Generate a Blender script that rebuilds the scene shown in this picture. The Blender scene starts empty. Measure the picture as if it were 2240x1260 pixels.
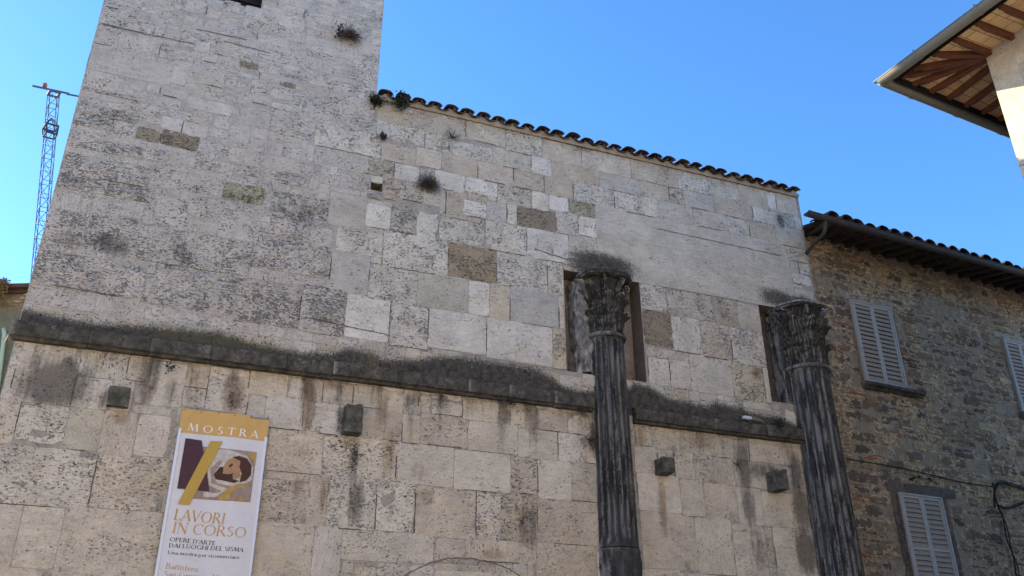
import bpy, bmesh, math, random
import numpy as np
from mathutils import Vector, Matrix, noise as mn
R = math.radians
rng = random.Random(7)
S = bpy.context.scene
COL = S.collection

# ---------------------------------------------------------------- camera, sky, sun, exposure
def make_camera():
    f, yaw, pitch, roll = 1950.3/2240, 0.37965, 0.45913, -0.00589
    fw = Vector((math.sin(yaw)*math.cos(pitch), math.cos(yaw)*math.cos(pitch), math.sin(pitch)))
    rt = Vector((math.cos(yaw), -math.sin(yaw), 0)); up = rt.cross(fw)
    r2 = rt*math.cos(roll) + up*math.sin(roll); u2 = -rt*math.sin(roll) + up*math.cos(roll)
    cd = bpy.data.cameras.new('camera'); cd.sensor_width = 36; cd.lens = 36*f; cd.clip_end = 2000
    co = bpy.data.objects.new('camera', cd); COL.objects.link(co)
    m = Matrix((r2, u2, -fw)).transposed().to_4x4(); m.translation = (0, -14, 1.6)
    co.matrix_world = m; S.camera = co
make_camera()
SUN_EL, SUN_A = 21.0, 50.0            # elevation; azimuth turned from -X towards +Y
sd = Vector((-math.cos(R(SUN_A))*math.cos(R(SUN_EL)), math.sin(R(SUN_A))*math.cos(R(SUN_EL)), math.sin(R(SUN_EL))))
W = bpy.data.worlds.new('World'); S.world = W; W.use_nodes = True
nt = W.node_tree; nt.nodes.clear()
sky = nt.nodes.new('ShaderNodeTexSky'); sky.sky_type = 'NISHITA'; sky.sun_disc = False
sky.sun_elevation = R(SUN_EL); sky.sun_rotation = R(-(90-SUN_A)); sky.altitude = 300
sky.air_density = 1.0; sky.dust_density = 0.2; sky.ozone_density = 6.0
bg = nt.nodes.new('ShaderNodeBackground'); bg.inputs[1].default_value = 0.15
wo = nt.nodes.new('ShaderNodeOutputWorld')
hs = nt.nodes.new('ShaderNodeHueSaturation'); hs.inputs['Saturation'].default_value = 1.08
nt.links.new(sky.outputs[0], hs.inputs['Color']); nt.links.new(hs.outputs[0], bg.inputs[0]); nt.links.new(bg.outputs[0], wo.inputs[0])
sl = bpy.data.lights.new('sun', 'SUN'); sl.energy = 5.0; sl.angle = R(0.5); sl.color = (1, .85, .62)
so = bpy.data.objects.new('sun', sl); COL.objects.link(so)
so.rotation_euler = sd.to_track_quat('Z', 'Y').to_euler(); so.location = (-20, 20, 40)
S.view_settings.view_transform = 'Standard'; S.view_settings.look = 'None'
S.view_settings.exposure = 1.5; S.view_settings.gamma = 1
S.cycles.max_bounces = 8; S.cycles.diffuse_bounces = 5

# ---------------------------------------------------------------- measured data (metres on the walls)
BLOCKS = """-2.58 13.33 -1.98 13.38 n
-2 13.44 -0.98 13.57 nh
-2.33 12.93 -1.23 13.16 nh
-1.23 12.83 -0.96 13.28 b
-2.45 12.47 -1.94 12.75 n
-1.94 12.52 -1.25 12.83 nv
-1.25 12.49 -1.01 12.83 nh
-2.45 11.9 -0.97 12.37 gs
-0.99 13.68 -0.6 13.85 w
-0.6 13.65 -0.33 13.9 b
-0.98 13.46 -0.59 13.58 b
-0.59 13.31 -0.31 13.54 b
-0.31 13.35 -0 13.61 w
-0.96 13.12 -0.62 13.25 yh
-0.62 13.04 -0.24 13.19 yh
-0.24 13.02 0.07 13.24 b
-0.96 12.88 -0.69 12.99 n
-0.69 12.8 -0.42 13.06 g
-0.42 12.85 -0.05 13.04 b
-1.01 12.64 -0.73 12.76 n
-0.73 12.64 -0.54 12.8 b
-0.54 12.63 -0.26 12.88 w
-0.26 12.65 0.13 12.85 b
-0.98 12.4 -0.67 12.51 w
-0.97 12.1 -0.38 12.4 w
-0.38 12.11 -0.07 12.33 p
-0.22 12.46 0.15 12.53 b
-1 11.99 -0.71 12.14 w
-0.71 11.96 -0.22 12.13 y
-0.22 12.01 0.2 12.11 b
-1.33 11.7 -1.1 11.9 w
-2.34 11.43 -1.29 11.51 nr
-1.1 11.68 -0.64 11.87 n
-0.64 11.54 0.16 11.79 ws
-2.31 11.18 -1.34 11.31 nh
0.35 14.32 0.66 14.41 w
0.66 14.32 1.18 14.47 n
0.37 13.87 1.23 14.18 w
0.37 13.7 0.87 13.94 yh
0.37 13.38 0.98 13.59 ws
1.04 13.68 1.27 13.87 w
0.87 13.56 1.04 13.89 n
0.98 13.39 1.27 13.56 p
0.43 13.11 0.85 13.22 W
0.85 13.14 1.3 13.25 n
0.13 12.69 0.48 12.85 B
0.49 12.93 0.9 12.98 p
0.9 12.89 1.25 13 W
0.48 12.67 0.67 12.79 w
0.87 12.7 1.26 12.79 bh
0.15 12.47 0.52 12.58 w
0.52 12.51 0.91 12.67 b
0.91 12.46 1.21 12.59 B
0.4 12.16 0.72 12.33 wh
0.72 12.17 1.16 12.37 w
0.15 12.16 0.4 12.36 p
0.2 11.88 0.46 12.06 w
0.46 11.95 0.81 12.16 n
0.81 11.94 1.21 12.07 w
1.18 14.19 2.03 14.47 nh
2.23 14.9 2.74 15.08 gv
2.03 14.45 2.75 14.63 wh
1.23 14.01 1.79 14.19 b
1.79 14 2.76 14.24 wh
1.27 13.48 2.23 13.83 Ws
2.23 13.31 2.74 13.78 wh
1.3 13.03 1.63 13.33 nv
1.63 13.02 2.54 13.35 G
2.46 12.64 2.77 13.31 wh
1.26 12.66 2.46 12.9 ph
2.39 12.6 2.54 12.87 W
1.16 11.8 2.8 12.5 nh
1.64 11.31 2.91 11.84 wh
0.19 10.6 1.7 10.9 p
1.67 10.9 2.68 11.33 g
2.6 10.92 2.76 11.31 W
2.68 10.92 3.19 11.32 br
2.42 10.53 2.77 10.92 bh
2.99 10.45 3.32 10.96 bh
2.71 10.4 2.99 10.51 br
2.79 12.18 3.49 12.54 b
3.49 12.18 4.6 12.68 b
2.8 11.84 3.06 12.2 w
3.06 11.81 3.76 12.19 wh
3.76 11.77 4.32 12.18 wh
4.32 11.77 5.18 12.12 w
2.91 11.3 3.6 11.71 bs
3.6 11.34 4.12 11.78 ps
4.12 11.32 4.87 11.78 bs
4.87 11.32 5.63 11.77 ps
3.19 10.94 3.69 11.3 W
3.69 10.98 3.99 11.34 nh
3.99 10.92 4.61 11.34 W
3.32 10.52 3.78 10.94 nh
3.78 10.51 4.24 10.98 g
4.23 10.32 4.66 10.93 b
4.24 10.31 4.58 10.92 w
2.72 9.8 3.18 10.3 Ws
4.6 12.22 5.46 12.7 b
5.46 12.16 6.28 12.7 wh
6.28 12.16 7.18 12.66 p
7.18 12.16 8.36 12.66 p
8.36 12.16 9.52 12.68 b
9.52 12.17 10.3 12.7 wh
10.3 12.18 10.75 12.67 g
10.75 12.2 11.11 12.67 n
11.11 12.17 11.88 12.68 p
11.88 12.18 12.12 12.65 Wv
12.12 12.16 12.71 12.68 ys
5.18 11.75 6.02 12.18 n
6.02 11.76 6.48 12.18 W
6.48 11.77 7.58 12.18 bs
7.58 11.75 8.55 12.16 g
8.55 11.75 9.26 12.18 p
9.26 11.76 9.64 12.16 bh
9.64 11.75 10.4 12.17 gs
10.4 11.74 11.42 12.2 b
11.42 11.76 11.73 12.17 Wv
11.73 11.76 12.55 12.19 nh
12.55 11.77 12.74 12.16 w
5.63 11.32 6.3 11.78 b
6.3 11.32 6.95 11.78 bs
6.95 11.28 7.9 11.77 wh
7.9 11.29 8.96 11.76 wh
8.96 11.32 9.81 11.76 n
9.81 11.31 10.7 11.75 n
10.7 11.31 11.26 11.74 wh
11.26 11.28 11.98 11.76 b
11.98 11.28 12.74 11.77 n
4.61 10.98 5.29 11.34 W
5.29 10.88 6.02 11.34 nh
6.02 10.88 6.4 11.32 w
6.4 10.96 6.84 11.32 Wv
6.84 10.96 7.47 11.32 Oh
4.58 10.44 5.06 10.79 W
5.06 10.42 5.48 10.88 gs
5.48 10.44 5.7 10.96 w
5.7 10.44 6.54 10.92 Bh
6.54 10.45 7.03 10.99 wh
7.03 10.5 7.46 10.96 Wv
7.43 9.62 12.24 11.32 Ss
6.8 10.04 7.43 10.5 n
12.16 10.92 12.74 11.28 wh
12.21 10.6 12.46 10.94 g
12.46 10.61 12.75 10.92 Wh
12.23 10.34 12.74 10.61 W
12.24 10 12.73 10.24 w
4.1 9.8 5.03 10.32 wh
5.03 9.79 5.9 10.44 Wh
5.9 9.78 6.8 10.45 Ws
3.68 9.78 4.1 10.34 W
3.18 9.8 3.68 10.35 nr
2.04 9.7 2.72 10.4 bs
2.22 9.2 3.07 9.7 wh
3.07 9.05 4.31 9.8 wh
4.31 9.07 5.27 9.8 Th
5.27 9.07 6.32 9.81 wh
6.32 9.07 6.66 9.78 wh
2.17 8.41 2.86 9.21 gs
2.86 9.07 3.07 9.2 n
2.86 8.36 3.75 9.07 wh
3.75 8.38 4.72 9.08 gs
4.72 8.38 5.14 9.07 Ws
5.14 8.34 5.54 9.07 y
5.54 8.36 6.54 9.09 Hs
6.54 8.37 6.66 9.07 w
0.66 7.59 1.73 8.38 pr
1.73 7.57 2.5 8.45 nr
2.5 7.59 3.28 8.41 Ws
3.28 7.55 3.98 8.36 wh
3.98 7.61 5.08 8.38 Ws
5.08 7.57 6.39 8.37 Ws
6.39 7.54 6.68 8.37 yh
-2.84 10.97 -1.35 11.18 nr
-2.37 10.72 -1.72 10.97 nr
-1.72 10.69 -1.34 11 nh
-1.37 11.31 -0.92 11.43 w
-0.92 11.26 -0.5 11.43 wh
-1.35 11.04 -0.98 11.2 nh
-0.98 10.98 -0.63 11.26 Ws
-0.63 10.95 -0.2 11.24 n
-0.2 11.03 0.15 11.22 W
-0.5 11.24 -0.13 11.38 b
-1.34 10.66 -0.94 10.94 Bh
-0.94 10.66 -0.31 10.98 Br
-0.31 10.67 0.19 10.91 wh
0.16 11.45 0.84 11.79 g
0.84 11.38 1.64 11.8 wh
-2.43 10.28 -1.15 10.54 nr
-1.15 10.31 0.34 10.55 nh
-2.4 9.72 -1.78 10.16 nr
-1.78 9.76 -0.98 10.17 nr
-0.98 9.83 0.21 10.2 nh
0.34 10.37 1.04 10.62 nh
1.04 10.35 1.64 10.6 pr
0.21 9.82 0.9 10.18 Or
0.9 9.75 2.04 10.18 nr
-2.38 9.47 -0.84 9.76 pr
-0.84 9.31 -0.3 9.67 wh
-0.3 9.38 1.06 9.65 nh
-2.4 8.51 -1.72 9.08 nr
-1.72 8.53 -0.97 9.14 nr
-0.97 8.41 0.82 9.06 nr
0.82 8.61 2.17 9.24 pr
1.06 9.24 1.76 9.75 pr
-2.42 7.72 -0.74 8.32 nr
-0.74 7.67 0.66 8.41 nr
-2.44 5.88 -2.08 6.61 W
-2.23 5.87 -1.41 6.65 n
-1.41 5.87 -0.9 6.35 ws
-0.9 5.88 -0.59 6.38 w
-2.41 5.24 -2.04 5.89 n
-2.04 5.29 -1.4 5.87 Wh
-1.4 5.24 -0.93 5.87 Gs
-0.93 5.2 -0.45 5.88 bv
-0.45 5.24 0.01 5.88 w
-2.28 4.41 -0.9 5.14 Wh
-0.9 4.44 0.09 5.24 ph
-2.11 3.56 -1.7 4.42 n
-1.7 3.58 -1.17 4.41 ws
-1.17 3.48 0.15 4.44 n
-1.92 3.42 -0.98 3.58 n
-0.74 6.38 -0.41 6.77 b
-0.41 6.03 0.11 6.74 w
0.1 6.38 0.46 6.77 b
0.11 6.06 0.45 6.38 g
0.45 6.04 1.08 6.76 w
1.06 6.38 1.67 6.79 y
1.08 5.99 1.36 6.38 w
1.67 6.39 1.91 6.74 w
1.91 6.34 2.24 6.74 bv
2.24 6.38 2.74 6.74 b
2.74 6.38 3.22 6.75 y
3.22 6.36 3.6 6.73 y
1.36 5.87 2.03 6.4 Ws
1.96 5.88 2.1 6.35 b
2.03 5.86 2.68 6.38 W
2.92 5.87 3.38 6.38 b
3.32 5.85 3.6 6.38 b
1.47 5.19 2.33 5.88 y
2.33 5.19 3.58 5.87 wh
3.53 5.19 3.64 5.87 Ws
3.58 5.18 4.52 5.86 w
3.38 5.86 3.6 6.36 b
3.6 5.85 3.92 6.35 ps
3.86 6.51 4.09 6.71 y
4.09 6.41 4.65 6.66 w
4.65 6.37 5.32 6.74 y
5.32 6.34 6.04 6.75 y
3.92 5.86 4.76 6.41 y
4.76 5.84 5.68 6.37 ws
5.68 5.81 6.44 6.34 ws
6.04 6.34 6.65 6.72 b
6.65 6.34 7 6.72 w
6.99 5.83 7.22 6.72 y
6.44 5.82 6.99 6.34 Wh
4.52 5.16 5.54 5.84 Ws
5.54 5.18 6.04 5.82 bh
6.04 5.13 6.68 5.82 Ws
6.68 5.14 7.21 5.83 G
1.46 5.06 2.16 5.21 b
1.43 4.4 2.17 5.06 ph
2.16 4.4 2.46 5.22 b
2.46 4.39 3.24 5.2 Wh
3.24 4.4 3.88 5.2 Wh
3.88 4.36 4.92 5.18 p
4.92 4.37 5.36 5.16 wh
5.36 4.38 6.02 5.18 bh
6.02 4.39 7.18 5.14 b
1.41 3.59 2.31 4.42 n
2.31 3.61 2.74 4.41 Wv
2.74 3.93 4.22 4.4 w
4.22 3.98 4.75 4.36 p
4.75 4.03 5.99 4.38 yv
5.99 3.82 7.09 4.39 b
4.24 3.56 5.95 3.86 w
8.35 9.09 8.96 9.66 wh
8.96 9.05 10.09 9.66 nh
10.09 9.01 10.66 9.65 bh
10.66 9.01 11.32 9.62 n
8.36 8.32 9.02 9.09 Bh
9.02 8.28 9.69 9.06 Wv
9.69 8.25 10.4 9.05 ph
10.4 8.23 11.33 9.01 wh
8.4 7.51 8.88 8.07 w
8.88 7.49 9.35 8.09 w
9.35 7.48 10.34 8.28 w
10.34 7.44 11.08 8.24 yh
11.08 7.45 11.34 8.23 w
11.47 7.08 11.81 7.42 W
8.03 6.26 8.36 6.64 b
8.36 6.24 8.86 6.66 y
8.86 6.22 9.72 6.61 b
9.72 6.21 10.17 6.62 b
10.17 6.2 10.5 6.59 w
10.5 6.2 11.3 6.57 y
11.3 6.21 11.86 6.56 b
7.97 5.74 8.45 6.26 ws
8.45 5.76 8.8 6.24 y
8.8 5.72 9.24 6.23 y
9.24 5.7 9.66 6.22 bh
9.66 5.69 10.12 6.21 bv
10.12 5.68 10.91 6.2 g
11.46 5.64 11.8 6.21 p
7.99 5.07 8.88 5.76 Ws
8.88 5.04 9.38 5.72 ws
9.38 5.01 10.1 5.7 y
10.1 4.97 10.66 5.68 W
10.66 4.98 11.73 5.64 w
8.01 4.08 9.12 5.07 y
9.12 4.04 9.91 5.04 wv
9.91 4.02 10.62 4.97 w
10.8 4.03 11.64 4.98 w
7.95 3.88 8.86 4.08 w"""
D = {'crust1': [[-2.406, 7.345], [-2.279, 7.328], [-1.376, 7.247], [-0.531, 7.327], [0.498, 7.393], [1.088, 7.274], [1.831, 7.23], [2.402, 7.313], [2.634, 7.439], [2.994, 7.358], [3.229, 7.291], [3.923, 7.407], [4.237, 7.503], [4.678, 7.541], [5.058, 7.534], [5.506, 7.535], [6.026, 7.519], [6.37, 7.396], [6.541, 7.276], [6.955, 7.205], [7.22, 7.257]], 'crust2': [[8.054, 7.502], [8.399, 7.482], [8.812, 7.294], [9.666, 7.241], [9.824, 7.345], [10.423, 7.304], [10.67, 7.229], [11.298, 7.198], [11.821, 7.066]], 'blobs': [[7.53, 9.88, 0.78, 0.31, 'k', 1.0], [11.71, 9.9, 0.45, 0.23, 'k', 0.8], [12.39, 9.82, 0.37, 0.24, 'k', 0.95], [11.92, 9.86, 0.31, 0.2, 'k', 0.9], [-1.67, 6.18, 0.46, 0.33, 'g', 0.95], [-1.97, 6.44, 0.12, 0.21, 'g', 0.6], [-1.56, 6.46, 0.11, 0.18, 'g', 0.9], [-1.27, 6.39, 0.08, 0.21, 'g', 0.6], [-0.96, 6.73, 0.08, 0.15, 'g', 0.4], [-0.36, 6.36, 0.07, 0.37, 'b', 0.6], [-0.06, 6.28, 0.08, 0.27, 'g', 0.55], [0.26, 6.42, 0.19, 0.35, 'b', 0.5], [0.86, 6.36, 0.17, 0.31, 'b', 1.0], [0.86, 6.25, 0.14, 0.19, 'g', 0.5], [2.03, 6.31, 0.1, 0.45, 'b', 0.95], [2.4, 6.7, 0.17, 0.08, 'b', 0.8], [2.58, 6.12, 0.08, 0.26, 'k', 0.75], [-0.99, 6.05, 0.06, 0.15, 'g', 0.7], [2.83, 5.54, 0.09, 0.33, 'k', 0.72], [2.71, 5.75, 0.22, 0.12, 'k', 0.35], [2.91, 4.82, 0.13, 0.42, 'g', 0.7], [3.26, 6.37, 0.08, 0.3, 'b', 0.8], [3.4, 5.64, 0.14, 0.4, 'b', 0.6], [2.0, 5.56, 0.2, 0.18, 'b', 0.4], [1.99, 4.98, 0.11, 0.17, 'b', 0.55], [2.4, 4.83, 0.05, 0.21, 'b', 0.9], [3.69, 6.59, 0.05, 0.15, 'g', 0.8], [5.49, 6.52, 0.06, 0.18, 'g', 0.75], [7.17, 6.35, 0.11, 0.41, 'k', 0.75], [3.93, 5.39, 0.14, 0.17, 'b', 0.45], [4.08, 4.99, 0.12, 0.13, 'b', 0.5], [5.84, 4.69, 0.22, 0.42, 'g', 0.6], [5.24, 4.15, 0.24, 0.09, 'b', 0.6], [8.15, 6.48, 0.09, 0.22, 'b', 0.7], [9.4, 6.48, 0.3, 0.18, 'b', 0.5], [10.34, 6.08, 0.14, 0.5, 'g', 0.9], [10.34, 5.32, 0.15, 0.37, 'g', 0.75], [10.43, 4.55, 0.18, 0.42, 'g', 0.5], [10.71, 6.03, 0.4, 0.18, 'g', 0.6], [11.55, 6.08, 0.13, 0.4, 'g', 0.9], [11.57, 5.31, 0.22, 0.45, 'g', 0.8], [11.52, 4.56, 0.23, 0.41, 'g', 0.9], [11.43, 6.44, 0.07, 0.21, 'g', 0.5], [8.48, 5.17, 0.08, 0.52, 'b', 0.85], [8.73, 4.71, 0.18, 0.14, 'b', 0.35], [11.73, 6.19, 0.11, 0.35, 'b', 0.35], [9.45, 5.15, 0.1, 0.17, 'b', 0.4], [-0.68, 5.78, 0.11, 0.11, 'b', 0.7], [8.88, 4.16, 0.07, 0.1, 'b', 0.6], [1.99, 13.87, 0.44, 0.2, 'b', 0.2], [7.23, 12.68, 0.27, 0.15, 'g', 0.6], [12.17, 11.9, 0.1, 0.19, 'g', 0.8], [11.27, 10.84, 0.09, 0.12, 'g', 0.3], [11.1, 11.97, 0.25, 0.12, 'b', 0.3], [6.41, 10.02, 0.1, 0.13, 'g', 0.45], [9.76, 9.37, 0.14, 0.16, 'g', 0.3], [10.27, 8.58, 0.14, 0.47, 'b', 0.25], [10.91, 8.07, 0.14, 0.15, 'b', 0.7], [-1.61, 10.77, 0.21, 0.14, 'b', 0.15], [-1.97, 8.56, 0.24, 0.16, 'g', 0.45], [-1.34, 8.6, 0.34, 0.2, 'g', 0.65], [-0.35, 8.59, 0.44, 0.33, 'g', 0.3], [1.55, 9.85, 0.45, 0.35, 'g', 0.4], [-1.38, 7.98, 0.44, 0.39, 'b', 0.25], [0.52, 9.89, 0.35, 0.13, 'g', 0.45], [1.57, 8.36, 0.59, 0.45, 'b', 0.25], [2.19, 7.89, 0.19, 0.21, 'g', 0.35], [-0.46, 11.03, 0.15, 0.29, 'b', 0.2], [3.86, 10.87, 0.27, 0.13, 'g', 0.6], [2.17, 13.9, 0.27, 0.12, 'b', 0.4]], 'win': [-0.779, 14.362, 0.362, 14.181], 'hole': [2.769, 10.771, 2.99, 10.59], 'ban': {'tl': [0.134, 5.988], 'tr': [1.431, 5.996], 'bl': [0.193, 3.543], 'br': [1.419, 3.604], 'hdr': [[0.166, 5.603], [0.797, 5.59], [1.432, 5.614]], 'trap': [[0.247, 5.522], [0.481, 5.518], [0.699, 4.769], [0.244, 4.773]], 'slash': [[0.608, 5.527], [0.783, 5.539], [0.445, 4.546], [0.282, 4.549]], 'pic': [[0.513, 5.432], [1.308, 5.431], [1.299, 4.655], [0.493, 4.646], [0.358, 4.651], [0.361, 4.757], [0.69, 4.768]], 'mostra': [[0.252, 5.65], [1.303, 5.648], [0.25, 5.769]], 'lavori': [[0.256, 4.325], [0.971, 4.307], [0.26, 4.484]], 'incorso': [[0.261, 4.144], [1.298, 4.133], [0.27, 4.295]], 'opere': [[0.251, 4.027], [0.888, 4.007], [0.253, 4.099]], 'dai': [[0.254, 3.941], [1.289, 3.933], [0.256, 4.009]], 'una': [[0.252, 3.846], [1.244, 3.829], [0.251, 3.903]], 'bat': [[0.254, 3.648], [0.702, 3.624], [0.252, 3.727]], 'san': [[0.249, 3.541], [0.995, 3.525], [0.246, 3.616]]}, 'paint': [['cloth', [[0.562, 5.399], [0.88, 5.42], [1.174, 5.353], [1.275, 5.191], [1.288, 5.002], [1.113, 4.861], [0.885, 4.78], [0.676, 4.865], [0.622, 5.109]]], ['shade', [[0.661, 5.113], [0.782, 5.251], [0.824, 5.233], [0.722, 5.035], [0.79, 4.896], [1.033, 4.865], [0.958, 4.827], [0.712, 4.889]]], ['face', [[0.716, 5.034], [0.835, 5.15], [0.901, 5.262], [0.975, 5.312], [1.081, 5.279], [1.114, 5.176], [1.092, 5.026], [1.022, 4.947], [0.86, 4.964]]], ['hair', [[0.955, 5.31], [1.053, 5.341], [1.179, 5.31], [1.256, 5.211], [1.26, 5.063], [1.2, 4.973], [1.104, 4.933], [1.117, 5.071], [1.074, 5.172], [1.083, 5.258]]], ['beard', [[0.723, 5.025], [0.796, 5.146], [0.847, 5.141], [0.849, 5.046], [0.93, 5.043], [1.007, 5.061], [0.998, 4.976], [1.101, 4.954], [1.026, 4.916], [0.863, 4.943], [0.762, 4.955]]], ['face', [[0.982, 5.027], [1.027, 5.063], [1.108, 5.059], [1.114, 5.018], [1.048, 4.981]]], ['hair', [[0.913, 5.168], [0.967, 5.215], [0.981, 5.185], [0.937, 5.139]]], ['ochre', [[0.82, 4.672], [0.955, 4.848], [1.145, 4.926], [1.228, 4.913], [1.042, 4.793], [0.98, 4.661]]], ['ochre', [[1.059, 4.661], [1.129, 4.738], [1.238, 4.665]]], ['ochre', [[1.167, 5.406], [1.306, 5.413], [1.304, 5.258]]], ['shade', [[1.02, 4.812], [1.228, 4.913], [1.288, 4.834], [1.283, 4.709], [1.166, 4.762]]], ['shade', [[0.555, 4.753], [0.726, 4.787], [0.893, 4.719], [0.743, 4.666], [0.548, 4.671]]], ['cloth', [[0.613, 4.757], [0.79, 4.752], [0.921, 4.804], [0.798, 4.691], [0.623, 4.687]]]], 'corb': [[-0.929, 6.216, -0.631, 5.924, 0.14], [2.607, 6.344, 2.88, 5.87, 0.26], [8.379, 6.01, 8.618, 5.73, 0.3], [10.819, 5.998, 11.035, 5.617, 0.38]], 'string': [[-2.316, 6.785], [7.367, 6.831], [7.928, 6.702], [12.094, 6.659]], 'sh1': [[1.153, 10.358], [2.376, 10.307], [1.254, 8.384], [2.42, 8.314]], 'sh3': [[6.132, 10.244], [6.144, 8.345]], 'sh2': [[1.475, 5.972], [2.692, 5.944], [1.485, 4.302], [1.55, 4.669]], 'sill1': [[0.701, 8.255], [2.821, 8.062], [0.656, 8.061]], 'sill3': [[5.507, 8.018]], 'lint': [[1.193, 6.463], [3.19, 6.219], [1.204, 5.956], [3.131, 5.898]], 'gut': [[-0.784, 11.53], [6.13, 11.655]], 'junc': [[3.877, 12.046], [0.725, 11.983]], 'dp': [[-0.276, 11.592], [-0.25, 11.37], [-0.076, 11.296], [-0.029, 11.165]], 'cab': [[0.16, 6.512], [0.53, 6.506], [1.547, 6.492], [2.857, 6.405], [3.678, 6.359], [4.37, 6.367]], 'cabA': [[4.267, 5.886], [4.328, 6.141], [4.458, 6.347], [4.675, 6.46], [4.962, 6.438], [5.689, 6.364]], 'cabB': [[4.419, 6.447], [4.403, 5.95], [4.475, 5.707], [4.441, 5.215], [4.501, 4.835], [4.396, 4.173]], 'cabC': [[4.357, 5.915], [4.559, 5.874], [4.793, 5.914], [5.215, 6.054], [5.603, 6.202]], 'arch': [[1.494, 6.282], [1.876, 6.341], [2.206, 6.337], [2.516, 6.25]], 'neck': [[7.124, 8.209], [7.966, 8.336]]}

# ---------------------------------------------------------------- material helpers
class NT:
    def __init__(s, name):
        s.m = bpy.data.materials.new(name); s.m.use_nodes = True
        s.t = s.m.node_tree; s.b = s.t.nodes['Principled BSDF']; s.b.inputs['Roughness'].default_value = .85
        s.b.inputs['Specular IOR Level'].default_value = .25
    def n(s, ty, **kw):
        x = s.t.nodes.new('ShaderNode'+ty)
        for k, v in kw.items(): setattr(x, k, v)
        return x
    def set(s, sock, v):
        if hasattr(v, 'is_linked') or isinstance(v, bpy.types.NodeSocket): s.t.links.new(v, sock)
        elif isinstance(v, (tuple, list)) and len(v) == 3 and sock.type == 'RGBA': sock.default_value = (*v, 1)
        else: sock.default_value = v
    def math(s, op, a, b=0.0, c=0.0, clamp=False):
        x = s.n('Math', operation=op, use_clamp=clamp)
        for i, v in enumerate((a, b, c)): s.set(x.inputs[i], v)
        return x.outputs[0]
    def attr(s, name): return s.n('Attribute', attribute_name=name)
    def pos(s): return s.n('TexCoord').outputs['Object']
    def vmath(s, op, a, b):
        x = s.n('VectorMath', operation=op); s.set(x.inputs[0], a); s.set(x.inputs[1], b); return x.outputs[0]
    def noise(s, vec, scale, detail=4, rough=.55, dist=0):
        x = s.n('TexNoise'); s.set(x.inputs['Vector'], vec); s.set(x.inputs['Scale'], scale)
        x.inputs['Detail'].default_value = detail; x.inputs['Roughness'].default_value = rough; x.inputs['Distortion'].default_value = dist
        return x.outputs[0]
    def ss(s, v, a, b, lo=0.0, hi=1.0):
        x = s.n('MapRange', interpolation_type='SMOOTHSTEP')
        for i, q in enumerate((v, a, b, lo, hi)): s.set(x.inputs[i], q)
        return x.outputs[0]
    def mix(s, f, a, b, bt='MIX'):
        x = s.n('Mix', data_type='RGBA', blend_type=bt)
        s.set(x.inputs[0], f); s.set(x.inputs[6], a); s.set(x.inputs[7], b); return x.outputs[2]
    def bump(s, h, dist=.01, st=.6):
        x = s.n('Bump'); x.inputs['Distance'].default_value = dist; x.inputs['Strength'].default_value = st
        s.set(x.inputs['Height'], h); s.t.links.new(x.outputs[0], s.b.inputs['Normal'])
    def base(s, c): s.set(s.b.inputs['Base Color'], c)

def plain(name, col, rough=.8, spec=.25, var=.25, sc=6.0, metal=0):
    k = NT(name); p = k.pos(); n = k.noise(p, sc, 6, .6); f = k.noise(p, sc*9, 3)
    v = k.math('ADD', k.math('MULTIPLY', k.math('SUBTRACT', n, .5), var*3), k.math('MULTIPLY', k.math('SUBTRACT', f, .5), var*1.2))
    v = k.math('ADD', v, 1.0)
    mx = k.n('VectorMath', operation='SCALE'); mx.inputs[0].default_value = col; k.set(mx.inputs['Scale'], v)
    k.base(mx.outputs[0]); k.b.inputs['Roughness'].default_value = rough; k.b.inputs['Specular IOR Level'].default_value = spec
    k.b.inputs['Metallic'].default_value = metal
    k.bump(f, .004, .4)
    return k.m

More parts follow.
